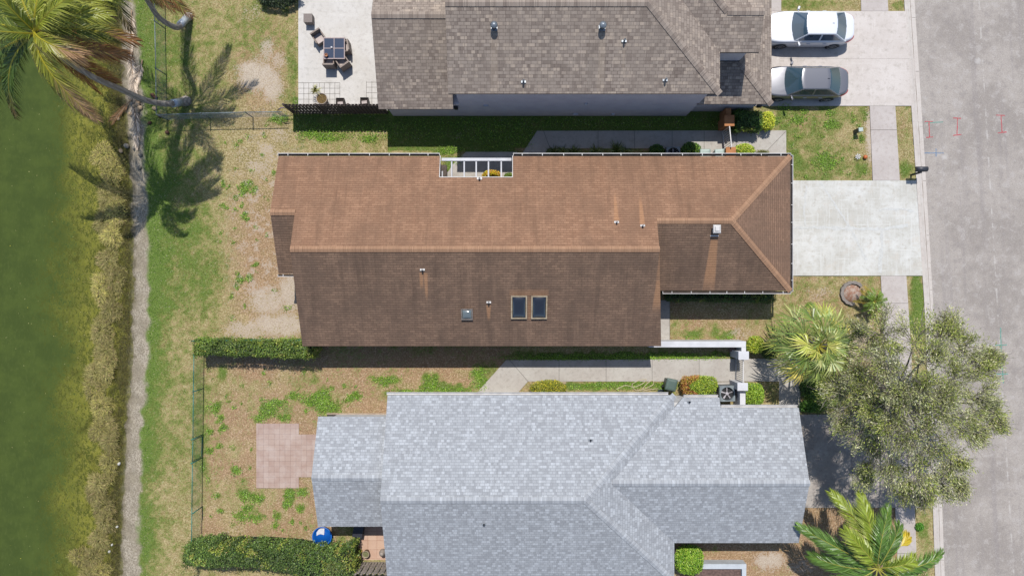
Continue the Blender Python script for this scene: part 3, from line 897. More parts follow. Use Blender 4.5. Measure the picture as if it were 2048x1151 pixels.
# ---------------- brown house
k = .41
house = thing("brown_house", "brown shingled house with two dark skylights in the middle of the photo", "house", (0, 1.9, 0))
bPN = lambda x, y: 2.6 + k*(6.80-y)
bPS = lambda x, y: 2.6 + k*(y+3.01)
bRS = lambda x, y: 2.6 + k*(y-.74)
bFS = lambda x, y: 2.6 + k*(y+.14)
bE = lambda x, y: 2.6 + k*(14.40-x)
north_streaks = []
def pxs(px, py, fn, dirn, L, w0, w1, kk):
    z = 3.5
    for _ in range(6):
        q = P(px, py, z); z = fn(q.x, q.y)
    return (q.x, q.y, dirn*L, w0, w1, kk)
tan_clean = K(214,160,116)
mN = shingle("brown_shingle_north_side", K(181,141,113), K(159,121,96), K(108,78,60), K(140,109,88), .75,
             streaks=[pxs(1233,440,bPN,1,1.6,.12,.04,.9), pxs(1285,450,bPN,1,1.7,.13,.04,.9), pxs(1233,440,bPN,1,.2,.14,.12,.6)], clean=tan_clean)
mS = shingle("brown_shingle_south_side", K(156,127,106), K(132,107,90), K(72,55,45), K(110,91,78), .75,  # south slopes: darker, greyer shingle colours than the north slope
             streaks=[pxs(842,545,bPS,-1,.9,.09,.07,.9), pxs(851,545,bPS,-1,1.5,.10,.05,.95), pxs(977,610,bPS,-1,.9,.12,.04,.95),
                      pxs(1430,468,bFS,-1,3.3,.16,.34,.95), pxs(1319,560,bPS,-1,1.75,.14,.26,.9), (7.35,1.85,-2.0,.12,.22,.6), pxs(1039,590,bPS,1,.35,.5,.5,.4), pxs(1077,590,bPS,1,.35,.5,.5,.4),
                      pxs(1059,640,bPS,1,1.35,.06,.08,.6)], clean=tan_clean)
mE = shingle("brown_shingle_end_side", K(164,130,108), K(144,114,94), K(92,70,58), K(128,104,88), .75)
r = Roof()
r.plane([(-12.08,6.8),(-3.73,6.8),(-3.73,5.63),(.05,5.63),(.05,6.8),(14.4,6.8),(10.93,3.33),(7.2,3.33),(7.2,1.895),(-10.84,1.895),(-10.84,3.77),(-12.08,3.77)], bPN)
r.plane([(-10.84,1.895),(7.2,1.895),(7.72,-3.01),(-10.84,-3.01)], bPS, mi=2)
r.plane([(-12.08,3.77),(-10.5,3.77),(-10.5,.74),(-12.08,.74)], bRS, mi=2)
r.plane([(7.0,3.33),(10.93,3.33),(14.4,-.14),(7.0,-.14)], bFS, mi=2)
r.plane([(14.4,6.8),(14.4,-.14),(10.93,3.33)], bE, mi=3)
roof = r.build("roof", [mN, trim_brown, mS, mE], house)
capm = shingle("brown_cap_shingle", K(190,150,120), K(172,134,106), K(116,84,66), K(150,118,96), .5)
for a, b, hp in [((-10.84,1.895,4.611),(7.2,1.895,4.611),0), ((-12.08,3.77,3.842),(-10.84,3.77,3.842),0), ((7.2,3.33,4.02),(10.93,3.33,4.02),0),
             ((10.93,3.33,4.02),(14.4,6.8,2.6),1), ((10.93,3.33,4.02),(14.4,-.14,2.6),1)]:
    ridge_cap(roof, a, b, [capm, trim_brown], hip=bool(hp))
wall_cream = plain("cream_stucco", K(214,202,186), K(190,178,162), .9, 2, bump=.2)
mb = MB()
mb.prism([(-10.3,6.35),(-10.3,-2.55),(6.9,-2.55),(6.9,.3),(13.95,.3),(13.95,6.35),(.5,6.35),(.5,5.2),(-4.2,5.2),(-4.2,6.35)], 0, 2.42)
mb.prism([(-11.65,6.35),(-11.65,1.2),(-10.32,1.2),(-10.32,6.35)], 0, 2.42)
for x0, x1, y0, y1, yr, zr in ((-10.6,-10.4,-2.6,6.4,1.895,4.40),(6.7,6.9,-2.6,6.4,1.895,4.40),(-11.8,-11.6,1.1,6.4,3.77,3.62)):
    mb.add([(x0,y0,2.43),(x0,y1,2.43),(x0,yr,zr),(x1,y0,2.43),(x1,y1,2.43),(x1,yr,zr)], [(0,2,1),(3,4,5),(0,3,5,2),(1,2,5,4)])
mb.build("wall", wall_cream, house)
gm = [white_metal, gutter_shade]
gutter(house, (-12.1,6.83,2.60), (-3.75,6.83,2.60), (0,1,0), white_metal, gutter_shade)
gutter(house, (.07,6.83,2.60), (14.42,6.83,2.60), (0,1,0), white_metal, gutter_shade)
gutter(house, (14.43,6.86,2.60), (14.43,-.18,2.60), (1,0,0), white_metal, gutter_shade, w=.09)
gutter(house, (7.8,-.17,2.60), (14.42,-.17,2.60), (0,-1,0), white_metal, gutter_shade)
gutter(house, (-12.1,.71,2.60), (-10.9,.71,2.60), (0,-1,0), white_metal, gutter_shade)
# white edge trim round the courtyard notch
mb = MB()
mb.bar((-3.71,5.63,3.0), (-3.71,6.82,2.52), .03, .14); mb.bar((.03,5.63,3.0), (.03,6.82,2.52), .03, .14)
mb.bar((-3.7,5.66,3.0), (.02,5.66,3.0), .03, .12)
mb.build("roof_edge_trim", white_metal, house)

# skylights
sky_frame = plain("bronze_cream_frame", K(206,188,158), K(176,156,126), .5, 5)
grey_frame = plain("weathered_grey_frame", K(150,140,132), K(112,102,96), .7, 7)
m = NT("smoked_acrylic_dome"); m.base(K(40,42,48)); m.rough(.08); m.spec(.7)
m.b.inputs['Coat Weight'].default_value = .5
dome = m.m
m = NT("pale_acrylic_dome"); m.base(K(120,130,132)); m.rough(.12); m.spec(.7)
dome2 = m.m
def skylight(px0, py0, px1, py1, fn, fm, dm, h=.14, label=None):
    z = 3.3
    for _ in range(6):
        c = P((px0+px1)/2, (py0+py1)/2, z+h); z = fn(c.x, c.y)
    c = P((px0+px1)/2, (py0+py1)/2, z+h)
    s = (CAMH-z-h)/FPX; w = (px1-px0)*s; d = (py1-py0)*s
    sl = k if fn is bPS else -k
    Zr = lambda y: z + sl*(y-c.y)
    mb = MB()
    def curb(x0,x1,y0,y1,top,low=-.06):
        vs = []
        for (x,y) in ((x0,y0),(x1,y0),(x1,y1),(x0,y1)): vs.append((x,y,Zr(y)+low))
        for (x,y) in ((x0,y0),(x1,y0),(x1,y1),(x0,y1)): vs.append((x,y,Zr(y)+top))
        mb.add(vs, [(0,3,2,1),(4,5,6,7),(0,1,5,4),(1,2,6,5),(2,3,7,6),(3,0,4,7)])
    x0,x1,y0,y1 = c.x-w/2, c.x+w/2, c.y-d/2, c.y+d/2
    f = .065
    curb(x0,x1,y1-f,y1,h); curb(x0,x1,y0,y0+f,h); curb(x0,x0+f,y0+f,y1-f,h); curb(x1-f,x1,y0+f,y1-f,h)
    fr = mb.build("skylight", fm, roof)
    mb = MB(); n = 14; vs = []; fs = []
    gx0,gx1,gy0,gy1 = x0+f+.002,x1-f-.002,y0+f+.002,y1-f-.002
    for j in range(n+1):
        for i in range(n+1):
            u = i/n; v = j/n
            bul = (1-(2*u-1)**4)*(1-(2*v-1)**4)
            y = gy0+(gy1-gy0)*v
            vs.append((gx0+(gx1-gx0)*u, y, Zr(y)+h-.03+.10*bul))
    fs = [(j*(n+1)+i, j*(n+1)+i+1, (j+1)*(n+1)+i+1, (j+1)*(n+1)+i) for j in range(n) for i in range(n)]
    mb.add(vs, fs)
    mb.build("dome", dm, fr, True)
    return fr
skylight(1022,591,1054,638, bPS, sky_frame, dome)
skylight(1062.5,591,1094.5,638, bPS, sky_frame, dome)
skylight(922,617,945.5,640, bPS, grey_frame, dome2, .16)
pipe_w = white_metal
for px, py, fn in ((845,539,bPS),(977.5,604,bPS),(1233,444,bPN),(1285,451,bPN)):
    vent_pipe(roof, px, py, fn, .045, .28, pipe_w)
vent_pipe(roof, 959,357,bPN,.05,.25, pipe_w)
# white box vent with hood near the front ridge
z = 3.5
for _ in range(6):
    q = P(1434, 458, z+.3); z = bFS(q.x, q.y)
q = P(1434, 458, z+.3)
mb = MB()
mb.obox((q.x,q.y,z+.12),(.26,.26,.34)); mb.obox((q.x,q.y,z+.33),(.40,.44,.06), 0, .8); mb.obox((q.x,q.y,z+.39),(.26,.28,.06),0,.7)
o = mb.build("roof_vent", white_metal, roof, bevel=.012)
mb = MB(); mb.obox((q.x,q.y-.3,z+.0-.12),(.42,.06,.02)); mb.build("flashing", white_metal, o)

# ---------------- grey house
ghouse = thing("grey_house", "pale blue grey shingled house along the bottom of the photo", "house", (0, -10, 0))
gN = lambda x, y: 2.6 + k*(-5.55-y)
gS = lambda x, y: 2.6 + k*(y+15.19)
gE = lambda x, y: 2.6 + k*(8.4-x)
gGN = lambda x, y: 4.03 - k*(y+9.69)
gGS = lambda x, y: 4.03 + k*(y+9.69)
gRN = lambda x, y: 2.6 + k*(-6.66-y)
gRS = lambda x, y: 2.6 + k*(y+12.33)
def greysh(name, kk):
    return shingle(name, K(190,193,197,kk), K(176,179,183,kk), K(148,150,154,kk), K(182,186,192,kk), .15, bw=.24, rh=.142, arch=True,
                   fleck=(K(207,211,216,kk), K(160,162,166,kk)))
mg = greysh("grey_architectural_shingle", .98)
grim = plain("pale_grey_fascia", K(214,216,220), K(190,192,198), .7, 3)
r = Roof()
r.plane([(-6.44,-5.55),(8.4,-5.55),(3.58,-10.37),(-6.44,-10.37)], gN)
r.plane([(-6.44,-10.37),(3.58,-10.37),(8.4,-15.19),(-6.44,-15.19)], gS)
r.plane([(8.4,-5.55),(8.4,-15.19),(3.58,-10.37)], gE)
r.plane([(4.92,-9.69),(14.78,-9.69),(14.84,-6.2),(10.8,-6.2),(10.8,-5.71),(8.89,-5.71)], gGN)
r.plane([(4.92,-9.69),(14.78,-9.69),(14.84,-13.18),(8.41,-13.18)], gGS)
r.plane([(-10.04,-6.66),(-6.1,-6.66),(-6.1,-9.495),(-10.04,-9.495)], gRN)
r.plane([(-10.04,-12.33),(-6.1,-12.33),(-6.1,-9.495),(-10.04,-9.495)], gRS)
groof = r.build("roof", [mg, grim], ghouse)
gcap = greysh("grey_cap_shingle", 1.02)
for a, b, hp in [((-6.44,-10.37,4.576),(3.58,-10.37,4.576),0), ((3.58,-10.37,4.576),(8.4,-5.55,2.6),1), ((3.58,-10.37,4.576),(8.4,-15.19,2.6),1),
             ((5.0,-9.69,4.03),(14.78,-9.69,4.03),0), ((-10.04,-9.495,3.762),(-6.5,-9.495,3.762),0)]:
    ridge_cap(groof, a, b, [gcap, grim], hip=bool(hp), w=.16)
wall_pale = plain("pale_stucco", K(232,230,228), K(214,212,210), .9, 2, bump=.2)
mb = MB()
mb.prism([(-6.2,-5.82),(8.2,-5.82),(8.2,-5.96),(10.7,-5.96),(10.7,-6.46),(14.3,-6.46),(14.3,-12.9),(8.2,-12.9),(8.2,-14.9),(-6.2,-14.9)], 0, 2.34)
mb.prism([(-9.7,-7.0),(-6.22,-7.0),(-6.22,-12.0),(-9.7,-12.0)], 0, 2.34)
mb.add([(14.3,-6.7,2.42),(14.3,-12.7,2.42),(14.3,-9.69,3.75),(9,-6.7,2.42),(9,-12.7,2.42),(9,-9.69,3.75)], [(0,1,2),(3,5,4),(0,2,5,3),(1,4,5,2)])
mb.build("wall", wall_pale, ghouse)
for px, py, fn in ((1181,879,gN),(968,1047,gS),(1378,803,gGN)):
    vent_pipe(groof, px, py, fn, .04, .18, black_plastic, grey_metal)
for x0, x1, yy, zz in ((-6.5,8.1,-5.53,2.53),(8.95,10.75,-5.69,2.33),(10.85,14.8,-6.18,2.53)):
    mb = MB(); mb.box(x0, yy, zz-.09, x1, yy+.015, zz+.03); mb.box(x0, yy+.10, zz-.09, x1, yy+.125, zz+.03); mb.box(x0, yy+.015, zz-.09, x1, yy+.10, zz-.03)
    mb.build("gutter", white_metal, ghouse)
# window hoods and sill pieces peeking out along the north wall
for a, b in ((806,830),(838,945),(1135,1208),(1222,1274)):
    x0, y0 = G(a, 786); x1, _ = G(b, 786)
    MB().box(x0, -5.80, 1.9, x1, -5.66, 2.02).build("window_ledge", white_paint, ghouse)

# ---------------- taupe two-storey house
thouse = thing("taupe_house", "two storey house with brown grey shingle roof at the top of the photo", "house", (3, 13, 0))
tL = lambda x, y: 2.6 + .44*(y-9.25)
tS = lambda x, y: 5.3 + k*(y-9.28)
tE = lambda x, y: 5.3 + k*(9.94-x)
tF = lambda x, y: 5.3 + .38*(y-11.25)
tSS = lambda x, y: 2.6 + k*(y-9.51)
tSE = lambda x, y: 2.6 + k*(13.43-x)
def taupe(name, kk, st=()):
    return shingle(name, K(160,147,136,kk), K(144,131,121,kk), K(80,70,64,kk), K(142,130,120,kk), .5, bw=.30, rh=.155, arch=True,
                   fleck=(K(184,168,152,kk), K(116,103,95,kk)), streaks=st, clean=K(190,172,152))
mt = taupe("taupe_architectural_shingle", 1.22, [pxs(988,62,tS,-1,3.3,.14,.2,.55), pxs(1206,62,tS,-1,3.3,.12,.2,.55), pxs(1249,92,tS,-1,1.2,.05,.07,.7),
     pxs(1047,175,tS,-1,.5,.05,.05,.7), pxs(1330,170,tS,-1,.5,.05,.05,.7)])
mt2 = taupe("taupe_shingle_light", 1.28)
ttrim = plain("taupe_fascia", K(150,138,130), K(120,110,104), .8, 4)
r = Roof()
r.plane([(-6.91,9.25),(-3.03,9.25),(-3.03,13.4),(-6.91,13.4)], tL)
r.plane([(-6.91,13.4,tL(0,13.4)),(-2.9,13.4,tL(0,13.4)),(-2.9,17.5,2.63),(-6.91,17.5,2.63)], mi=2)
r.plane([(-3.05,9.28),(9.94,9.28),(6.22,13.0),(-3.05,13.0)], tS)
r.plane([(-3.05,13.0,6.825),(6.22,13.0,6.825),(9.94,16.72,5.3),(-3.05,16.72,5.3)], mi=2)
r.plane([(9.94,9.28),(9.94,16.72),(6.22,13.0)], tE, mi=2)
r.plane([(9.94,11.25),(11.83,11.25),(11.83,12.95),(10.1,12.95),(8.0,15.0),(6.5,15.0)], tF)
r.plane([(10.1,12.95,tF(0,12.95)),(11.83,12.95,tF(0,12.95)),(11.83,15.0,5.17),(10.1,15.0,5.17)], mi=2)
r.plane([(10.1,12.95,tF(0,12.95)),(8.0,15.0,tF(0,15.0)),(10.1,15.0,5.6)], mi=2)
r.plane([(9.62,9.51),(13.43,9.51),(11.5,11.44),(9.62,11.44)], tSS)
r.plane([(13.43,9.51),(13.43,17.5),(11.5,17.5),(11.5,11.44)], tSE, mi=2)
troof = r.build("roof", [mt, ttrim, mt2], thouse)
tcap = taupe("taupe_cap_shingle", 1.3)
for a, b, hp in [((-3.05,13.0,6.825),(6.22,13.0,6.825),0), ((6.22,13.0,6.825),(9.94,9.28,5.3),1), ((-6.91,13.4,4.426),(-3.05,13.4,4.426),0),
             ((10.1,12.95,5.946),(11.83,12.95,5.946),0), ((10.1,12.95,5.946),(8.0,15.0,6.72),1), ((11.5,11.44,3.39),(13.43,9.51,2.6),1)]:
    ridge_cap(troof, a, b, [tcap, ttrim], hip=bool(hp), w=.17)
wall_grey = plain("lavender_grey_stucco", K(238,234,240), K(226,222,230), .9, 1.5, bump=.25)
mb = MB()
mb.prism([(-6.6,9.55),(9.67,9.55),(9.67,9.8),(13.1,9.8),(13.1,17.5),(-6.6,17.5)], 0, 2.4)
mb.prism([(-2.75,9.552),(9.67,9.552),(9.67,16.4),(-2.75,16.4)], 2.35, 5.2)
mb.prism([(9.66,11.5),(11.5,11.5),(11.5,16.4),(9.66,16.4)], 2.5, 5.22)
mb.build("wall", wall_grey, thouse)
def wallbox(name, px, py, z, w, h, mat, d=.08, yw=9.55):
    x = P(px, py, z).x
    return MB().box(x-w/2, yw-d, z-h/2, x+w/2, yw+.02, z+h/2).build(name, mat, thouse, bevel=.01)
# heights follow from where each shows on the wall: y_wall = (CY-py)(H-z)/f
zw = lambda py, yw=9.55: CAMH - yw*FPX/(CY-py)
wallbox("vent_cover", 972, 212, zw(212), .25, .45, white_paint)
wallbox("vent_cover", 1172, 207, zw(207), .14, .22, white_paint)
wallbox("outlet_box", 1226, 230, .45, .16, .2, white_paint)
wallbox("outlet_box", 1151, 230, .45, .26, .12, white_paint)
wallbox("wall_lamp", 912, 213, zw(213), .2, .35, black_plastic, .14)
wallbox("wall_lamp", 1518, 210, zw(210, 9.8), .2, .3, black_plastic, .12, 9.8)
for px, py in ((988,50),(1206,50)):
    z = 6
    for _ in range(6):
        q = P(px, py, z+.35); z = tS(q.x, q.y)
    q = P(px, py, z+.35)
    mb = MB(); mb.lathe(q.x,q.y,[(.10,z-.1),(.10,z+.3),(.17,z+.33),(.17,z+.38),(.05,z+.48),(0,z+.48)],14)
    o = mb.build("roof_vent", grey_metal, troof, True)
    MB().obox((q.x,q.y,z+.03),(.30,.30,.03)).build("flashing", grey_metal, o)
for px, py in ((1248,83),(1330,161),(1047,164)):
    vent_pipe(troof, px, py, tS, .045, .3, grey_metal)
# ================================================================ PLANTS
LEAF = leafmat("leaf_surface")
LEAFM = leafmat("matte_leaf", .75, .2, .2)
FROND = leafmat("frond_leaf", .42, .25, .45)
BARK = plain("grey_bark", K(132,118,104), K(98,86,74), .9, 8, bump=.4, fine=30, amt=.6)
PALMBARK = None
def palm_bark():
    m = NT("ringed_palm_bark"); p = m.obj()
    w = m.n("ShaderNodeTexWave"); w.wave_type = 'BANDS'; w.bands_direction = 'X'
    m.l(p, w.inputs['Vector']); w.inputs['Scale'].default_value = 3.0; w.inputs['Distortion'].default_value = 1.0
    n = m.noise(p, 6, 4)
    col = m.mix(m.step(w.outputs[0], .2, .8), K(160,148,138), K(196,184,172))
    col = m.mix(m.step(n, .45, .7, 0, .5), col, K(126,114,106))
    m.base(col); m.rough(.9); m.bump(w.outputs[0], .5, .02)
    return m.m
PALMBARK = palm_bark()

def mixc(rng, n, cols, wts, jit=.18):
    """per leaf colours picked from a palette of photo colours with brightness jitter"""
    cols = np.array([K(*c, 1.42)[:3] for c in cols]); wts = np.array(wts, float); wts /= wts.sum()
    i = rng.choice(len(cols), n, p=wts)
    c = cols[i] * (1 + (rng.random((n, 1))-.5)*2*jit)
    c *= 1 + (rng.random((n, 3))-.5)*.12
    return np.clip(c, .003, .8)

def shell_leaves(rng, n, centre, rad, box=0.0, lump=.16, lseed=0, size=(.05,.09), asp=.5, inner=.25, z0=None, up=.6):
    """leaf clumps over the skin of a rounded bush; box>0 squares its outline"""
    u = rng.normal(size=(n, 3)); u[:, 2] = np.abs(u[:, 2])*.9 + u[:, 2]*.1
    u = unit(u)
    if box > 0:
        m = np.max(np.abs(u), axis=1, keepdims=True)
        cube = u/m
        q = u*(1-box) + cube*box
    else: q = u
    ang = np.arctan2(u[:,1], u[:,0])
    lu = fbm(ang*2.4+lseed*3.1+10, u[:,2]*3+5+lseed, 31+lseed, 3)
    f = (1 + (lu-.5)*2*lump)[:, None]
    depth = 1 - inner*rng.random((n,1))**2
    pos = np.array(centre) + q*np.array(rad)*f*depth
    nrm = unit(u + np.array([0,0,up]) + rng.normal(size=(n,3))*.5)
    d = unit(np.cross(nrm, rng.normal(size=(n,3))))
    d = unit(d + u*.5)
    L = size[0] + (size[1]-size[0])*rng.random(n)
    return leafquads(pos, d, nrm, L, L*asp)

def shrub(label, px, py, rpx, rpy, h, cols, wts, n=1500, box=0.0, size=(.06,.11), asp=.5, group=None, lump=.16, name="shrub", cat="shrub", seed=1, zc=None, palette2=None, core=(40,58,24)):
    """px,py: where the top of the bush shows; h: its height"""
    rng = np.random.default_rng(seed)
    c = P(px, py, h*.7); s = (CAMH-h*.7)/FPX
    rx, ry = rpx*s, rpy*s
    t = thing(name, label, cat, (c.x, c.y, 0), group)
    rz = h*.52; cz = h*.48
    V = shell_leaves(rng, n, (c.x, c.y, cz), (rx*.94, ry*.94, rz), box, lump, seed, size, asp)
    col = mixc(rng, n, cols, wts)
    if palette2:
        (f, cols2, w2) = palette2
        mid = V.reshape(-1,4,3).mean(1); sel = f(mid, c)
        c2 = mixc(rng, n, cols2, w2); col[sel] = c2[sel]
    # dark twiggy inside
    link("foliage", fastmesh("foliage", V, 4, col), LEAF, t)
    mb = MB()
    mb.lathe(c.x, c.y, [(0.05,0.02),(max(rx,ry)*.62,h*.25),(max(rx,ry)*.80,h*.5),(max(rx,ry)*.60,h*.8),(0.02,h*.9)], 14, rx/max(rx,ry), ry/max(rx,ry))
    for k2 in range(5):
        a = k2*1.26; mb.tube([(c.x+.05*math.cos(a),c.y+.05*math.sin(a),-.05),(c.x+rx*.4*math.cos(a),c.y+ry*.4*math.sin(a),h*.5)], .015, 5)
    mb.build("stems", plain("inner_twigs_%d_%d_%d" % core, K(*core), K(core[0]*.6,core[1]*.6,core[2]*.6), .95, 14), t)
    return t

def hedge(label, poly, h, cols, wts, dens=900, size=(.05,.1), seed=1, hvar=.12, rough=.10, core=(36,50,22)):
    """clipped hedge along a strip; poly: list of (px, py_top, py_bottom) as its top shows"""
    rng = np.random.default_rng(seed)
    pts = [(P(a, b, h).x, P(a, b, h).y, P(a, c, h).y) for a, b, c in poly]
    xa = np.array([p[0] for p in pts]); yt = np.array([p[1] for p in pts]); yb = np.array([p[2] for p in pts])
    t = thing("hedge", label, "hedge", ((xa[0]+xa[-1])/2, (yt[0]+yb[0])/2, 0))
    W = xa[-1]-xa[0]; D = float(np.mean(yt-yb))
    n = int(dens*(W*D + 2*W*h*.6 + 2*D*h*.6))
    x = xa[0] + W*rng.random(n)
    T = np.interp(x, xa, yt); B = np.interp(x, xa, yb)
    side = rng.random(n); area_top = W*D; tot = area_top + 2*W*h*.6 + 2*D*h*.6
    v = rng.random(n)
    z = np.full(n, h) ; nrm = np.tile([0,0,1.0], (n,1))
    y = B + (T-B)*v
    a = side > area_top/tot; b = side > (area_top + W*h*.6)/tot; c = side > (area_top+2*W*h*.6)/tot; e = side > (area_top+2*W*h*.6+D*h*.6)/tot
    zz = h*(.15+.85*rng.random(n))
    y = np.where(a & ~b, B, y); z = np.where(a, zz, z); nrm[a & ~b] = [0,-1,.4]
    y = np.where(b & ~c, T, y); nrm[b & ~c] = [0,1,.4]
    y = np.where(c, B+(T-B)*v, y); x = np.where(c & ~e, xa[0], x); nrm[c & ~e] = [-1,0,.4]
    x = np.where(e, xa[-1], x); nrm[e] = [1,0,.4]
    lum = fbm(x*2.2+4, y*2.2+4, 60+seed, 4)-.5; lum2 = fbm(x*6, y*6+9, 64+seed, 2)-.5
    # rounded shoulders, uneven skin
    topness = np.clip(1-np.abs((y-(T+B)/2)/((T-B)/2))**5, 0, 1)
    endn = np.clip(np.minimum(x-xa[0], xa[-1]-x)/.35, 0, 1)
    z = np.where(~a, h*(.86+.14*topness)*(.9+.1*endn) + (lum*hvar*2.6+lum2*.16), z)
    out = nrm*((lum*rough*3.2+lum2*rough*1.5)[:, None]); out[:, 2] = 0
    pos = np.stack([x, y, z], 1) + out - nrm*(rng.random((n,1))**2*.14)
    nn = unit(nrm + rng.normal(size=(n,3))*.55 + [0,0,.3]); d = unit(np.cross(nn, rng.normal(size=(n,3))))
    L = size[0]+(size[1]-size[0])*rng.random(n)
    col = mixc(rng, n, cols, wts)
    patch = fbm(x*.9, y*.9+30, 80+seed, 3)
    col *= (.62+.70*np.clip((patch-.3)*2, 0, 1))[:, None]
    newg = (fbm(x*2.7, y*2.7+70, 90+seed, 3) > .63) & (rng.random(n) < .7); col[newg] = mixc(rng, newg.sum(), [(156,166,66),(140,152,60),(170,146,90)], [2,2,.6])
    gone = (fbm(x*3.3+20, y*3.3, 95+seed, 3) > .70) & (rng.random(n) < .8); L_gone = gone
    L[L_gone] *= .35
    # stray shoots standing off the clipped skin
    st_ = rng.random(n) < .04; pos[st_] += nrm[st_]*(.06+.12*rng.random((st_.sum(),1))); L[st_] *= 1.3; col[st_] *= 1.25
    link("foliage", fastmesh("foliage", leafquads(pos, d, nn, L, L*.55), 4, np.clip(col,0,.8)), LEAF, t)
    mb = MB()
    for i in range(len(xa)-1):
        ins = .16
        x0 = xa[i]+(ins if i == 0 else 0); x1 = xa[i+1]-(ins if i == len(xa)-2 else 0)
        vs = [(x0,yb[i]+ins,.0),(x1,yb[i+1]+ins,.0),(x1,yt[i+1]-ins,.0),(x0,yt[i]-ins,.0),
              (x0,yb[i]+ins,h*.84),(x1,yb[i+1]+ins,h*.84),(x1,yt[i+1]-ins,h*.84),(x0,yt[i]-ins,h*.84)]
        mb.add(vs, [(0,3,2,1),(4,5,6,7),(0,1,5,4),(2,3,7,6)]+([(3,0,4,7)] if i == 0 else [])+([(1,2,6,5)] if i == len(xa)-2 else []))
    mb.build("branches", plain("hedge_inside", K(*core), K(core[0]*.5,core[1]*.5,core[2]*.5), .95, 12), t)
    return t

def frond_mesh(rng, root, tip, arch, nleaf, leaf_len, cols_fn, wid=.035, droop=.5, rach=.035, vang=.95, sway=0, twist=0.0, start=.10, rcol=(190,180,70)):
    root, tip = np.array(root, float), np.array(tip, float)
    ctrl = (root+tip)/2 + np.array([0,0,arch])
    hz = tip-root; hz[2] = 0; perp0 = unit(np.cross([0,0,1.0], hz))
    ctrl = ctrl + perp0*sway
    t = np.linspace(start, .995, nleaf)
    q = lambda t: ((1-t)**2)[:,None]*root + (2*t*(1-t))[:,None]*ctrl + (t**2)[:,None]*tip
    dq = lambda t: unit((2*(1-t))[:,None]*(ctrl-root) + (2*t)[:,None]*(tip-ctrl))
    Vs = []; Cs = []
    for side in (1, -1):
        tt = t + (rng.random(nleaf)-.5)*.006
        p = q(tt); d = dq(tt)
        s = unit(np.cross(np.tile([0,0,1.0], (nleaf,1)), d))*side
        upv = unit(np.cross(d, s))*side
        upv[upv[:,2] < 0] *= -1
        a = vang*(1 - .45*tt) + (rng.random(nleaf)-.5)*.12
        ld = unit(s*np.sin(a)[:,None] + d*np.cos(a)[:,None] + upv*(.15+twist*side)+rng.normal(size=(nleaf,3))*.05)
        Lp = leaf_len*(np.sin(np.pi*(np.clip(tt,0,1)*.86+.10))**.6)*(.85+.3*rng.random(nleaf))
        g = np.tile([0,0,-1.0], (nleaf,1))
        w0 = unit(np.cross(ld, upv)); tw = rng.normal(size=(nleaf,1))*.55
        w = (w0*np.cos(tw) + upv*np.sin(tw))*wid*.5
        p0 = p; p1 = p + ld*(Lp*.5)[:,None] + g*(Lp*.10*droop)[:,None]
        p2 = p + ld*(Lp*(1-.15*droop))[:,None] + g*(Lp*.55*droop)[:,None]
        quad = np.stack([p0-w*.5, p1-w, p1+w, p0+w*.5], 1)
        tri = np.stack([p1-w, p2, p2, p1+w], 1)
        tri[:,2] = p2 + w*.08
        Vs += [quad.reshape(-1,3), tri.reshape(-1,3)]
        c1, c2 = cols_fn(rng, tt, nleaf)
        Cs += [np.repeat(c1, 4, 0), np.repeat(c2, 4, 0)]
    # rachis as a three sided strip
    ts = np.linspace(0, 1, 16); p = q(ts); d = dq(ts); s = unit(np.cross(np.tile([0,0,1.0],(16,1)), d))
    r = (rach*(1-ts*.85))[:,None]
    up = np.cross(d, s); up[up[:,2] < 0] *= -1
    A = p+s*r; B = p+up*r; D = p-s*r
    rq = []
    for (m1, m2) in ((A,B),(B,D),(D,A)):
        rq.append(np.stack([m1[:-1], m2[:-1], m2[1:], m1[1:]], 1).reshape(-1,3))
    rq = np.concatenate(rq); Vs.append(rq); Cs.append(np.tile(np.array(K(*rcol)[:3]), (len(rq),1)))
    return np.concatenate(Vs), np.concatenate(Cs)

def greens(base, tipc, var=.2, kk=1.25, brown_from=None, brown=(150,110,70)):
    b = np.array(K(*base, kk)[:3]); t_ = np.array(K(*tipc, kk)[:3]); br = np.array(K(*brown, 1.35)[:3])
    def f(rng, tt, n):
        j = (1+(rng.random((n,1))-.5)*3*var)
        c1 = (b*(1-.3*tt[:,None]) + t_*(.3*tt[:,None]))*j; c2 = (b*.45+t_*.55)*j
        if brown_from is not None:
            w = np.clip((tt-brown_from)/.25 + (rng.random(n)-.5)*.6, 0, 1)[:,None]
            c1 = c1*(1-w)+br*w*j; c2 = c2*(1-w)+br*w*j*1.1
            w2 = (np.clip(w+.35,0,1)*(rng.random((n,1)) < .6)); c2 = c2*(1-w2*.7)+br*w2*.7*j
        return np.clip(c1,.003,.8), np.clip(c2,.003,.8)
    return f

# ---- tall coconut palm leaning over the lake (its crown high above the water)
def trunk(t, pts, radii, mat=None, name="trunk"):
    P3 = [P(*p) for p in pts]
    # smooth the path
    out = []; rr = []
    for i in range(len(P3)-1):
        a = P3[max(i-1,0)]; b = P3[i]; c = P3[i+1]; d = P3[min(i+2,len(P3)-1)]
        for j in range(6):
            u = j/6
            out.append(.5*((2*b)+(-a+c)*u+(2*a-5*b+4*c-d)*u*u+(-a+3*b-3*c+d)*u**3)); rr.append(radii[i]*(1-u)+radii[i+1]*u)
    out.append(P3[-1]); rr.append(radii[-1])
    rr = [r*(1+.05*((i % 2)*2-1)) for i, r in enumerate(rr)]
    return MB().tube(out, rr, 12).build(name, mat or PALMBARK, t, True), out

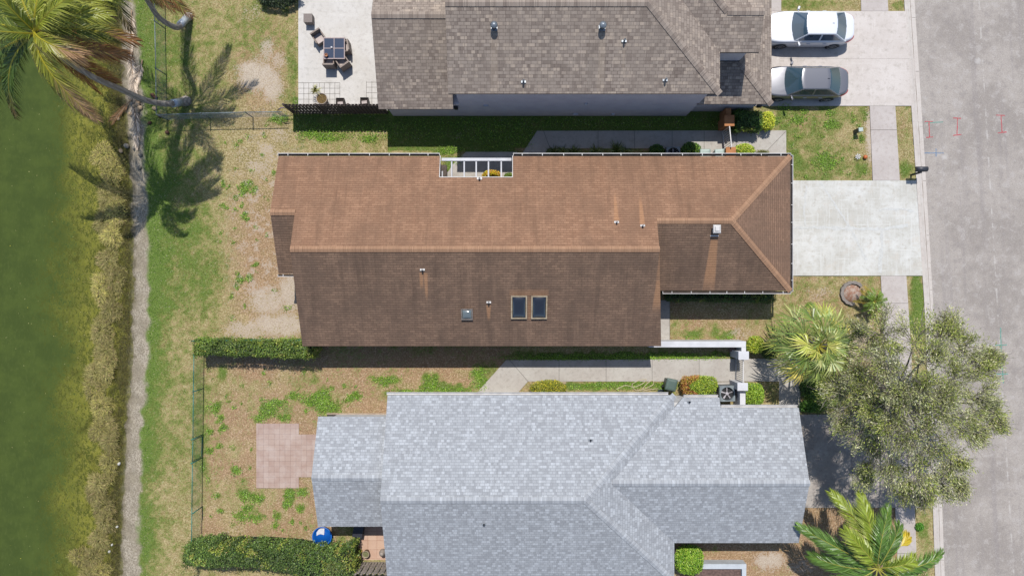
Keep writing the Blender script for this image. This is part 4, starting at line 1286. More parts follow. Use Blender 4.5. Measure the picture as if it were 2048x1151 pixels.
b = P(372, 203, 0)
palm = thing("coconut_palm", "tall coconut palm leaning over the lake, with a metal band round its trunk", "palm tree", (b.x, b.y, 0), "coconut palms at the lake edge")
tr, path = trunk(palm, [(374,202,-.05),(362,204,.45),(344,207,1.1),(315,206,2.2),(282,197,3.5),(240,178,5.3),(190,156,7.2),(130,118,8.8),(75,68,9.8)],
      [.30,.21,.17,.15,.145,.14,.13,.125,.16])
def band(t, a, b, r):
    a, b = P(*a), P(*b)
    MB().tube([a, (a+b)/2, b], r, 16).build("metal_band", plain("bright_flashing", K(214,220,226), K(186,192,200), .35, 4, metal=.25, amt=.1), t, True)
band(tr, (361,204,.50), (345,207,1.06), .215)
fr_spec = [ # tip px,py,h, arch, kind
 (272,82,7.6,1.3,0),(258,-8,8.4,1.3,1),(192,238,7.4,1.5,2),(232,166,4.6,.2,3),(30,232,7.4,1.4,4),(120,-70,8.8,1.3,1),
 (-60,190,7.2,1.3,4),(-120,40,7.6,1.2,0),(-60,-120,8,1.4,0),(30,-150,8.2,1.2,1),(180,-90,8.6,1.4,0),(-20,245,5.6,.9,4),
 (0,-10,10.6,.5,1),(216,32,9.6,1.0,1),(150,-10,10.6,.6,1),(-30,60,10.2,.7,0),(206,-30,9.0,1.2,0),(195,182,4.4,.2,3),(105,150,6.6,1.0,4),(255,110,6.2,.5,3),(160,110,9.2,1.0,2)]
kinds = [greens((110,124,40),(164,168,70),.25,1.25,.62,(156,108,66)), greens((150,160,46),(188,186,84),.2), greens((146,150,40),(176,170,80),.2,1.25,.5,(190,150,110)),
         greens((160,122,72),(176,124,78),.25,1.25,.15,(168,116,70)), greens((74,100,36),(120,140,60),.25,1.25,.7,(120,96,60))]
rng = np.random.default_rng(5)
root = P(75, 68, 9.9)
for i, (a, b2, h, ar, kd) in enumerate(fr_spec):
    tip = P(a, b2, h+.8)
    V, Cc = frond_mesh(rng, root + Vector((0,0,.1*(i%3))), tip, ar, 100, 1.12, kinds[kd], .036, 1.05 if kd in (0,2,4) else .85, .05, .68, sway=(rng.random()-.5)*.8, rcol=(206,194,60) if kd != 3 else (150,110,70))
    link("frond", fastmesh("frond", V, 4, Cc), FROND, palm)
mb = MB()
for i in range(9):
    a = i*.7; q = root + Vector((.28*math.cos(a), .28*math.sin(a), -.35-.1*(i%3)))
    mb2 = MB(); mb2.lathe(q.x, q.y, [(0,q.z-.13),(.08,q.z-.10),(.11,q.z),(.08,q.z+.1),(0,q.z+.13)], 10)
    mb2.build("coconut", plain("green_brown_coconut", K(140,120,60), K(110,86,50), .6, 5), palm, True)

b = P(379, 33, 0)
palm2 = thing("coconut_palm", "second coconut palm with a kinked trunk rising out of the top edge", "palm tree", (b.x, b.y, 0), "coconut palms at the lake edge")
tr2, _ = trunk(palm2, [(379,33,-.05),(372,38,.35),(357,54,.95),(340,50,1.8),(316,33,2.9),(296,2,4.2),(262,-50,6.3),(215,-105,8.0),(178,-140,9.0)], [.24,.20,.16,.14,.13,.13,.12,.12,.15])
band(tr2, (372,38,.4), (360,50,.85), .19)
root = P(175, -142, 9.2)
sp2 = [(262,62,6.9,1.0,4),(383,32,5.9,1.2,0),(150,70,6.9,1.2,0),(330,-60,7.6,1.2,1),(320,8,6.2,1.0,4),(60,10,7.4,1.1,1),(-20,-120,8.0,1,0),(20,-260,8.6,1,1),(170,-330,8.8,1,0),(300,-250,8.3,1,1),(230,40,6.2,.9,4),(380,-140,7.9,1,0),(110,50,6.0,.6,3),(350,20,6.6,.9,0),(200,-60,11,1,1)]
for i, (a, b2, h, ar, kd) in enumerate(sp2):
    V, Cc = frond_mesh(rng, root, P(a, b2, h), ar, 85, .9, kinds[kd], .036, .7, .045, .85, sway=(rng.random()-.5)*.7, rcol=(170,160,60) if kd != 3 else (140,100,66))
    link("frond", fastmesh("frond", V, 4, Cc), FROND, palm2)

# fallen fronds on the bank
dead = greens((206,188,170),(220,204,186),.3,1.25,.0,(214,196,176)); dead2 = greens((120,92,66),(136,104,76),.25,1.25,.0,(130,98,70))
def fallen(label, a, b2, kd, ll=.8, n=70, arch=.18, h0=.05, h1=.05, r=(190,160,130)):
    p, q = P(*a, h0), P(*b2, h1)
    p.z += float(gz(np.array([p.x]), np.array([p.y]))[0]); q.z += float(gz(np.array([q.x]), np.array([q.y]))[0])
    V, Cc = frond_mesh(rng, p, q, arch, n, ll, kd, .032, .12, .04, .55, sway=.2, rcol=r)
    V[:,2] = np.maximum(V[:,2], gz(V[:,0], V[:,1]) + .05 + rng.random(len(V))*.04)
    o = link("fallen_frond", fastmesh("fallen_frond", V, 4, Cc), LEAFM, None)
    tag(o, label, "palm frond", "fallen palm fronds on the bank")
fallen("bleached fallen frond lying along the bank above the palm trunk", (252,95), (268,205), dead, .7)
fallen("pale fallen frond bent over the bank beside the leaning trunk", (285,120), (255,190), dead, .65)
fallen("bleached fallen frond pointing down the bank below the palm trunk", (262,192), (270,296), dead, .6)
fallen("brown dead frond reaching from the bank into the water", (258,196), (180,262), dead2, .5, 60)
fallen("dry grey frond at the top of the bank under the hanging fronds", (262,20), (255,110), dead, .6)
def pebbles(lst, rad, col, col2, name, label, cat, group, oval=1.25):
    mt_ = plain(name+"_skin", K(*col), K(*col2), .8, 9)
    for (a, b2, s) in lst:
        q = P(a, b2, 0); z = float(gz(np.array([q.x]), np.array([q.y]))[0])
        q = P(a, b2, z); r = rad*s
        mb = MB(); mb.lathe(0, 0, [(0,-.3*r),(r*.7,-.15*r),(r,.25*r),(r*.75,.8*r),(r*.3,1.05*r),(0,1.1*r)], 12, oval, 1)
        o = mb.build(name, mt_, None, True); o.location = (q.x, q.y, z+.02); o.rotation_euler = (0,0,R.random()*3)
        tag(o, label, cat, group)
pebbles([(272,203,1),(277,209,1.1),(281,216,1),(270,212,.9),(276,221,1),(238,237,.9),(262,228,.8),(243,302,.9),(283,200,.8)], .13, (214,186,150), (176,140,104),
        "coconut", "tan fallen coconut lying on the bank", "coconut", "fallen coconuts on the bank")
pebbles([(254,292,1.1),(266,209,1),(282,310,.9),(279,336,.9),(306,192,.7),(268,296,.7)], .13, (150,142,130), (110,104,94), "old_coconut", "grey weathered coconut or stone on the bank", "coconut", "weathered husks on the bank")
pebbles([(239,926,1.1),(235,1052,.8),(225,1088,.8),(220,1101,1)], .085, (230,226,216), (200,196,186), "stone", "white stone standing out of the weedy shallows", "stone", "white stones in the shallows")
pebbles([(306,191,1.2),(312,195,1),(320,232,1),(335,265,1.1),(300,246,1)], .10, (110,72,48), (80,52,36), "coconut_husk", "dark brown husk lying in the green grass", "coconut husk", "brown husks in the grass")
pebbles([(310,217,1.2)], .10, (216,180,120), (190,150,96), "coconut", "yellow coconut on the green grass by the wire fence", "coconut", None)

# water weed mats along the bank: fine golden strands
def weedmat():
    rng = np.random.default_rng(40)
    cl = [(226,345,26,34),(222,395,30,26),(232,425,24,30),(214,440,26,24),(225,470,22,20),(218,520,22,24),(230,560,24,30),(205,575,20,30),(222,620,22,26),(205,660,22,26),(212,700,22,24),
          (195,745,22,26),(215,735,18,26),(190,775,22,26),(205,810,22,24),(212,845,20,24),(200,860,20,20),(222,880,18,22),(220,925,18,26),(200,965,22,20),(190,985,18,16),(208,1010,22,26),(215,1040,18,22),
          (200,1075,20,20),(160,1110,18,16),(185,1115,24,22),(200,1140,22,20),(180,1150,24,18),(210,310,30,20),(205,1180,26,26),(195,1230,26,30)]
    V = []; Cc = []
    for i, (a, b2, rx_, ry_) in enumerate(cl):
        n = 1700; rx_ *= .85
        c = P(a, b2, WZ); s = (CAMH-WZ)/FPX
        th = rng.random(n)*2*np.pi; rr = np.sqrt(rng.random(n))*(1+.25*np.sin(th*3+i))
        x = c.x + np.cos(th)*rr*rx_*s; y = c.y + np.sin(th)*rr*ry_*s
        z = WZ - .01 + (.10+.22*((i*7)%5)/5)*np.clip(1-rr*rr, 0, 1)*(.6+.8*fbm(x*3,y*3,19,3)) + rng.random(n)*.05
        d = unit(np.stack([np.cos(th)*.8+rng.normal(size=n)*.7, np.sin(th)*.8+rng.normal(size=n)*.7-.2, rng.random(n)*.35], 1))
        L = .10+.22*rng.random(n)
        nn = unit(rng.normal(size=(n,3))*.6+[0,0,1.0])
        V.append(leafquads(np.stack([x,y,z],1), d, nn, L, .012+.010*rng.random(n)))
        bright = rng.random() < .4
        col = mixc(rng, n, [(160,152,92),(134,126,76),(190,180,100) if bright else (148,138,90),(172,152,110),(92,88,50)], [3,2,2,1,1])*(.95+.55*rng.random())
        Cc.append(np.clip(col,0,.8))
    # thin fringe and stray strands, coloured dark for the shadowed gap by the bank
    n = 9000
    y = -17 + 34*rng.random(n); xw_ = edge_x(y, _wat, WZ)
    off = np.abs(rng.normal(size=n))*.5 + .05
    x = xw_ - np.abs(off)
    th = rng.random(n)*2*np.pi
    d = unit(np.stack([np.cos(th), np.sin(th), rng.random(n)*.5], 1)); L = .08+.2*rng.random(n)
    V.append(leafquads(np.stack([x,y,np.full(n,WZ+.004)+rng.random(n)*.04],1), d, unit(rng.normal(size=(n,3))*.6+[0,0,1.0]), L, .01+.008*rng.random(n)))
    Cc.append(mixc(rng, n, [(96,88,50),(80,74,42),(130,118,72),(60,56,32)], [3,2,1,2]))
    o = link("water_weed", fastmesh("water_weed", np.concatenate(V), 4, np.concatenate(Cc)), LEAFM)
    tag(o, "golden brown water weed matted along the lake edge", "water weed", kind='stuff')
weedmat()

# grass blades over the lawns and leafy weeds in patches
def grass():
    rng = np.random.default_rng(77)
    N = 420000
    x = -21 + 43.5*rng.random(N); y = -16.5 + 33*rng.random(N)
    px, py = toPX(x, y)
    bad = np.zeros(N, bool)
    def rect(a, b, c, d): bad[(px > a) & (px < c) & (py > b) & (py < d)] = True
    rect(597,-999,770,226); rect(1500,23,1830,212); rect(1540,361,1846,551); rect(1560,828,1868,1014); rect(770,-999,1500,231)
    rect(620,318,1590,680); rect(590,300,880,680); rect(800,800,1560,1200); rect(640,840,800,1060); rect(513,846,632,975); rect(712,1030,785,1118)
    rect(1074,262,1572,297); rect(1100,297,1572,330) ; rect(1558,716,1600,830); rect(1012,719,1600,762); rect(1540,-60,1562,23)
    bad |= (x > curb_x(y, _curb)-.03)
    sw0 = np.interp(py, [-60,22,212,361,551,700,828,1014,1240], [1720,1722,1739,1745,1761,1768,1776,1790,1800]); bad |= (px > sw0) & (px < sw0+53)
    bad |= (px < edge_lawn(y)-2)
    bad |= (py > 719) & (py < 800) & (px > 948+(790-py)*.9) & (px < 1040+(790-py)*.8)
    ok = ~bad; x = x[ok]; y = y[ok]
    g, s, d = fields(x, y)
    keep = (rng.random(len(x)) < .25+.75*g) & (d < .35) & (rng.random(len(x)) > s*.5)
    x, y, g, s = x[keep], y[keep], g[keep], s[keep]; n = len(x)
    th = rng.random(n)*2*np.pi
    dd = unit(np.stack([np.cos(th), np.sin(th), .5+rng.random(n)*.8], 1)); L = (.035+.05*rng.random(n))*(.8+.5*g)
    z = gz(x, y)-.01
    w = (.010+.012*rng.random(n))
    V = leafquads(np.stack([x,y,z],1), dd, unit(np.stack([np.cos(th+1.57)*.3,np.sin(th+1.57)*.3,np.ones(n)],1)+rng.normal(size=(n,3))*.3), L, w)
    c1 = mixc(rng, n, [(196,176,128),(176,158,104),(150,140,84)], [2,2,1], .25); c2 = mixc(rng, n, [(150,160,78),(126,142,60)], [1,1], .25); c3 = mixc(rng, n, [(104,140,50),(84,118,40),(134,164,74)], [2,2,1], .25)
    g1 = np.clip((g+rng.normal(size=n)*.18-.30)*3, 0, 1)[:,None]; g2 = np.clip((g+rng.normal(size=n)*.15-.62)*4, 0, 1)[:,None]
    col = c1*(1-g1)+c2*g1; col = col*(1-g2)+c3*g2; col *= .80
    o = link("grass", fastmesh("grass", V, 4, col), LEAFM)
    tag(o, "short patchy grass of the lawns", "grass", kind='stuff')
    # broad leaved weeds
    pts = []
    for (a, b2, rx_, ry_) in WEEDS:
        k_ = int(rx_*ry_*1.3)
        t_ = rng.random(k_)*2*np.pi; r_ = rng.random(k_)**.62*(1+.25*np.sin(3*t_+a)+.15*np.sin(7*t_+b2)) + np.abs(rng.normal(size=k_))*.28
        pts.append(np.stack([a+np.cos(t_)*r_*rx_*.95, b2+np.sin(t_)*r_*ry_*.95], 1))
    for (a, b2, rx_, ry_) in CLOVER_SHADE:
        k_ = int(rx_*ry_*.35); pts.append(np.stack([a+(rng.random(k_)*2-1)*rx_, b2+(rng.random(k_)*2-1)*ry_], 1))
    q = np.concatenate(pts); x = (q[:,0]-CX)/36; y = (CY-q[:,1])/36
    px, py = toPX(x, y)
    ok = ~(((px > 1012) & (px < 1600) & (py > 720) & (py < 762)) | ((px > 1074) & (px < 1572) & (py > 262) & (py < 297)) | ((px > 620) & (px < 1590) & (py > 330) & (py < 672)) | ((px > 800) & (px < 1560) & (py > 785)))
    x, y = x[ok], y[ok]; n = len(x)
    th = rng.random(n)*2*np.pi; dd = unit(np.stack([np.cos(th), np.sin(th), .25+rng.random(n)*.5], 1))
    z = gz(x, y) + .005 + rng.random(n)*.04; L = .04+.05*rng.random(n)
    V = leafquads(np.stack([x,y,z],1), dd, unit(rng.normal(size=(n,3))*.35+[0,0,1.0]), L, L*.6)
    col = mixc(rng, n, [(124,162,50),(106,144,42),(158,188,74),(80,116,36)], [3,2,1.5,.8], .2)*1.12
    sel = rng.random(n) < .04
    col[sel] = np.array(K(240,236,205)[:3])
    Vv = V.reshape(-1,4,3).copy(); mm = Vv[sel].mean(1, keepdims=True); Vv[sel] = mm + (Vv[sel]-mm)*.55 + [0,0,.05]
    o = link("weeds", fastmesh("weeds", Vv.reshape(-1,3), 4, col), LEAF)
    tag(o, "bright green leafy weeds with tiny pale flowers in the lawn", "weeds", kind='stuff')
grass()

# ---- hedges and shrubs
HG = [(96,120,44),(120,144,54),(70,96,34),(150,166,74)]
hedge("long clipped hedge along the green wire fence below the brown house", [(384,681,712),(440,680,709),(500,680,711),(560,681,716),(626,684,718)], 1.7, HG, [3,3,2,1], 1000, seed=3)
hedge("dense dark green hedge at the bottom left beside the blue tub", [(364,1100,1130),(376,1090,1134),(450,1090,1136),(520,1091,1138),(580,1095,1148),(606,1100,1180),(622,1107,1200),(664,1107,1200),(690,1100,1200),(708,1098,1210)], 1.8, [(80,106,44),(104,130,54),(60,82,36),(130,146,70)], [3,3,2,1], 900, (.05,.1), seed=4, hvar=.16, rough=.16)
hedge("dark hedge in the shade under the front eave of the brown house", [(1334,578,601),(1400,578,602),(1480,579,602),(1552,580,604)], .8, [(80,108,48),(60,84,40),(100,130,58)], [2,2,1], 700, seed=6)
hedge("clipped dark shrub row against the taupe house beside the orange pillar", [(1472,220,259),(1500,220,259),(1526,222,259)], 1.0, [(88,120,44),(66,96,34),(120,150,54)], [2,2,1], 1100, seed=7)
YG = [(168,186,50),(196,208,70),(120,148,40),(88,116,34)]
shrub("yellow green shrub at the corner of the taupe house hedge", 1536, 241, 13, 19, .95, [(214,216,70),(190,204,60),(130,160,46)], [3,2,1], 1500, .3, seed=11)
shrub("round dark green shrub left of the white fan unit beside the brown house eave", 1314, 300, 15, 12, .9, [(66,98,34),(90,126,44),(50,76,28)], [2,2,1], 1300, seed=12)
shrub("round green shrub right of the fan unit beside the brown house eave", 1383, 298, 19, 15, .95, [(72,108,36),(104,142,48),(56,84,30),(168,196,70)], [3,2,1,.5], 1700, seed=13)
shrub("bright yellow green round shrub between the orange pillar and the eave corner", 1490, 300, 21, 13, .75, [(190,206,64),(206,196,90),(140,172,50),(110,140,44)], [3,1,2,1], 2000, seed=14)
shrub("small clipped brown green shrub at the corner of the brown house eave", 1526, 306, 14, 7, .4, [(132,130,60),(110,112,50)], [1,1], 700, .4, seed=15, size=(.03,.06))
shrub("orange and yellow croton shrub under the white beams of the courtyard", 983, 354, 20, 15, 1.1, [(214,184,40),(196,150,40),(176,190,50),(190,90,50),(120,110,40)], [4,2,1,1,1], 2200, seed=16)
shrub("low green plant in the right corner of the courtyard", 1017, 352, 8, 6, .45, [(120,140,60),(96,120,50)], [1,1], 500, seed=17)
shrub("clipped yellow green shrub at the end of the white garden wall", 1512, 690, 19, 18, .9, [(186,196,60),(160,180,54),(120,146,44),(200,180,80)], [3,2,2,.5], 2400, seed=18)
shrub("clipped green shrub right of the lower white gate pillar", 1509, 789, 20, 24, .95, [(156,186,56),(122,158,48),(184,204,76),(90,124,40)], [3,3,1,1], 3000, .2, seed=19)
shrub("clipped shrub half copper red and half yellow green beside the fan unit", 1398, 771, 38, 21, .95, [(150,172,54),(124,154,46),(186,196,70),(96,120,40)], [3,3,1.5,1], 4600, .45, seed=20,
      palette2=(lambda mid, c: mid[:,0] < c.x - .25 + .35*np.sin(mid[:,1]*5), [(190,130,66),(160,110,56),(186,170,60),(146,84,50),(130,140,50)], [3,2,2,2,1]))
shrub("yellow flowering bush against the north wall of the grey house", 1098, 775, 38, 15, .7, [(150,156,48),(120,130,44),(206,190,60),(96,104,40)], [3,2,2,1], 3000, seed=21)
shrub("large bright green clipped shrub in the corner of the grey house", 1379, 1120, 29, 30, 1.2, [(150,186,52),(112,158,44),(190,210,90),(80,122,38)], [3,3,1.2,1], 5000, .3, seed=22)
shrub("small bright green weed clump on the grass strip by the kerb", 1840, 1053, 8, 8, .25, [(96,160,40),(76,130,36)], [1,1], 500, seed=23, size=(.05,.09))
shrub("low feathery shrub at the end of the bottom left hedge", 675, 1132, 34, 30, 1.9, [(122,130,66),(96,110,52),(146,148,84),(74,86,42)], [3,3,1,1], 4200, seed=24, size=(.05,.12), asp=.3, lump=.35)
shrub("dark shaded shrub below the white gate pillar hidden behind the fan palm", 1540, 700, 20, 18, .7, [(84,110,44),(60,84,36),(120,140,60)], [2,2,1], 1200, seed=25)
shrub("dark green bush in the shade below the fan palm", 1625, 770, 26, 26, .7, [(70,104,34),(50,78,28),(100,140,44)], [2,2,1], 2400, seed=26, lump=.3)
shrub("low green bush by the corner of the grey house drive", 1618, 812, 18, 12, .4, [(96,140,44),(70,108,36)], [1,1], 1000, seed=27, lump=.3)

# spiky grass plants along the north bed
def spiky(label, px, py, r, h, cols, n=90, seed=1, group=None, name="spiky_plant", wid=.035, cat="plant"):
    rng = np.random.default_rng(seed)
    c = P(px, py, 0)
    th = rng.random(n)*2*np.pi; el = .25+rng.random(n)*1.1
    L = r*(.6+.6*rng.random(n))
    d = np.stack([np.cos(th)*np.cos(el), np.sin(th)*np.cos(el), np.sin(el)], 1)
    p0 = np.tile([c.x,c.y,.02],(n,1)) + rng.normal(size=(n,3))*[.04,.04,0]
    p1 = p0 + d*(L*.6)[:,None]; p2 = p1 + unit(d*[1,1,.0]+[0,0,-.25])*(L*.5)[:,None]; p2[:,2] = np.maximum(p2[:,2], .03)
    s = unit(np.cross(d, [0,0,1.0]))*wid/2
    q = np.stack([p0-s, p1-s, p1+s, p0+s], 1).reshape(-1,3); t3 = np.stack([p1-s, p2, p2+s*.1, p1+s], 1).reshape(-1,3)
    col = mixc(rng, n, cols, [1]*len(cols), .25)
    o = link(name, fastmesh(name, np.concatenate([q,t3]), 4, np.concatenate([np.repeat(col,4,0)]*2)), FROND)
    tag(o, label, cat, group)
GRP = "spiky plants in the bed along the north eave"
SP = [(124,136,70),(86,104,48),(160,166,96)]
for i, (a, b2) in enumerate([(1108,306),(1125,305),(1148,307),(1190,305),(1230,303),(1250,306)]):
    spiky(["leftmost spiky plant in the bed under the brown house gutter","second spiky plant from the left under the brown house gutter","third spiky plant from the left in the gutter bed",
           "spiky plant at the middle of the gutter bed","tall spiky plant leaning over the walkway","rightmost spiky plant of the gutter bed"][i], a, b2, .48 if i != 4 else .62, .5, SP, 90, 50+i, GRP)

def floating():
    rng = np.random.default_rng(61); n = 260
    x = -31 + 9.5*rng.random(n)**.7; y = -16 + 32*rng.random(n)
    th = rng.random(n)*6.28; d = np.stack([np.cos(th), np.sin(th), np.zeros(n)], 1); L = .03+.05*rng.random(n)
    V = leafquads(np.stack([x,y,np.full(n,WZ+.006)],1), d, np.tile([0,0,1.0],(n,1)), L, L*.5)
    tag(link("floating_leaves", fastmesh("floating_leaves", V, 4, mixc(rng, n, [(170,164,110),(120,126,70),(210,190,70)], [3,3,.5])), LEAFM), "tiny leaves floating on the green lake", "floating leaves", kind='stuff')
floating()
# ---- fan palm, pygmy palm, feather palm, big tree
def fan_palm():
    rng = np.random.default_rng(8)
    b = P(1632, 690, 0)
    top = P(1634, 690, 3.3)
    t = thing("fan_palm", "large fan palm with yellow green fans beside the white gate", "palm tree", (b.x, b.y, 0))
    MB().tube([(b.x,b.y,-.1),(b.x+.02,b.y+.05,1.2),(top.x,top.y,2.4),(top.x,top.y,3.3)], [.30,.24,.20,.17], 12).build("trunk", PALMBARK, t, True)
    n = 32
    for i in range(n):
        az = i*2.39996 + rng.random()*.35; f = (i+.5)/n
        el = 1.30 - 1.75*f
        Lp = .62 + 1.0*f**.7
        r0 = np.array([top.x, top.y, 3.15+.25*(1-f)])
        d = np.array([math.cos(az)*math.cos(el), math.sin(az)*math.cos(el), math.sin(el)])
        hub = r0 + d*Lp + np.array([0,0,-.15*Lp*f])
        ax = unit(np.array([math.cos(az)*math.cos(el-.5), math.sin(az)*math.cos(el-.5), math.sin(el-.5)]))
        sd = unit(np.cross([0,0,1.0], ax)); nm = unit(np.cross(ax, sd)); nm = nm if nm[2] > 0 else -nm
        roll = rng.normal()*.22; sd2 = unit(sd*math.cos(roll)+nm*math.sin(roll)); nm = unit(np.cross(ax, sd2)); nm = nm if nm[2] > 0 else -nm; sd = sd2
        k_ = 17; th = np.linspace(-1.55, 1.55, k_) + (rng.random(k_)-.5)*.05
        L = (1.25 - .2*np.abs(th)**1.2)*(.85+.25*rng.random(k_))*(.72 if f < .25 else 1.0)
        dirs = np.outer(np.cos(th), ax) + np.outer(np.sin(th), sd)
        fold = rng.normal(size=k_)*.03
        p0 = hub + dirs*.03; p1 = hub + dirs*(L*.52)[:,None] + nm*.05 + np.outer(fold, nm)
        p2 = hub + dirs*(L*.92)[:,None] + np.array([0,0,-1.0])*(L*(.16+.22*rng.random(k_)))[:,None] + rng.normal(size=(k_,3))*.03
        tw = rng.normal(size=(k_,1))*.35
        sdir = unit(np.cross(dirs, nm)); sdir = unit(sdir*np.cos(tw)+nm*np.sin(tw)); w = (L*.52*3.1/k_*.40)[:,None]
        q = np.stack([p0-sdir*.006, p1-sdir*w, p1+sdir*w, p0+sdir*.006], 1)
        t3 = np.stack([p1-sdir*w, p2-sdir*.003, p2+sdir*.003, p1+sdir*w], 1)
        V = np.concatenate([q.reshape(-1,3), t3.reshape(-1,3)])
        u_ = rng.random()
        if f > .6 and u_ < .4: pal = [(214,200,84),(228,210,110)]
        elif u_ < .45: pal = [(128,146,70),(146,162,80),(108,130,58)]
        elif u_ < .75: pal = [(156,170,90),(134,152,76),(184,190,120)]
        else: pal = [(186,192,84),(200,198,104)]
        c = mixc(rng, k_, pal, [1]*len(pal), .25)*.9
        c2 = c*1.15
        pc = np.array(K(206,198,70)[:3])
        s2 = sd*.024; up = nm*.015
        pet = np.stack([r0-s2, hub-s2*.7, hub+s2*.7+up*0, r0+s2], 0); pet2 = np.stack([r0-s2-up, r0+s2-up, hub+s2*.7-up, hub-s2*.7-up], 0)
        V = np.concatenate([V, pet, pet2]); Cc = np.concatenate([np.repeat(c,4,0), np.repeat(np.clip(c2,0,.8),4,0), np.tile(pc,(8,1))])
        link("frond", fastmesh("frond", V, 4, Cc), FROND, t)
fan_palm()

def pygmy():
    rng = np.random.default_rng(9)
    b = P(1729, 602, 0)
    t = thing("small_palm", "small date palm growing beside the ring of grey edging stones", "palm tree", (b.x, b.y, 0))
    MB().tube([(b.x,b.y,-.05),(b.x,b.y,.5),(b.x+.03,b.y,.9)], [.12,.10,.09], 10).build("trunk", PALMBARK, t, True)
    for i in range(20):
        az = i*2.4+rng.random()*.3; f = i/20
        r = .55+.32*f
        root = (b.x+.03, b.y, .95); tip = (b.x+.03+math.cos(az)*r, b.y+math.sin(az)*r, 1.05-.85*f+.2*(1-f))
        kd = greens((104,140,50),(140,160,60),.25) if f < .7 else greens((150,150,60),(206,160,60),.2)
        V, Cc = frond_mesh(rng, root, tip, .32, 34, .26, kd, .018, .5, .012, .7)
        link("frond", fastmesh("frond", V, 4, Cc), FROND, t)
pygmy()

def feather():
    rng = np.random.default_rng(10)
    b = P(1745, 1128, 0); top = P(1756, 1136, 4.0)
    t = thing("feather_palm", "glossy feather palm with long arching fronds at the bottom right", "palm tree", (b.x, b.y, 0))
    MB().tube([(b.x,b.y,-.1),(b.x,b.y,1.5),((b.x+top.x)/2,(b.y+top.y)/2,2.8),(top.x,top.y,3.9)], [.20,.15,.13,.14], 12).build("trunk", PALMBARK, t, True)
    gk = greens((84,118,42),(126,160,74),.3,1.3); yk = greens((130,150,42),(172,184,70),.28,1.35); yy = greens((214,190,50),(224,196,60),.15)
    spec = [(1597,1052,3.3,.7,gk,0),(1662,984,3.5,1.1,yk,-.5),(1722,986,4.1,1.1,yk,.3),(1778,1014,4.3,1.3,gk,.9),(1886,1103,3.5,.6,gk,-.5),(1818,1074,3.6,.4,yy,.2),(1800,1050,4.4,.9,gk,.4),
            (1870,1165,3.2,.8,gk,0),(1640,1170,3.0,.9,gk,0),(1700,1230,3.2,1,gk,0),(1790,1240,3.2,1,yk,0),(1850,1215,3.0,1,gk,0),(1620,1110,2.6,.6,gk,.3),(1690,1060,4.6,.8,yk,0),(1830,1120,4.5,.8,yk,.2)]
    for i, (a, b2, h, ar, kd, sw) in enumerate(spec):
        V, Cc = frond_mesh(rng, (top.x, top.y, 3.95), P(a, b2, h), ar, 110, .92, kd, .050, .75, .035, .78, start=(.10 if kd is not yy else .72), sway=sw, rcol=(206,200,90))
        link("frond", fastmesh("frond", V, 4, Cc), FROND, t)
feather()

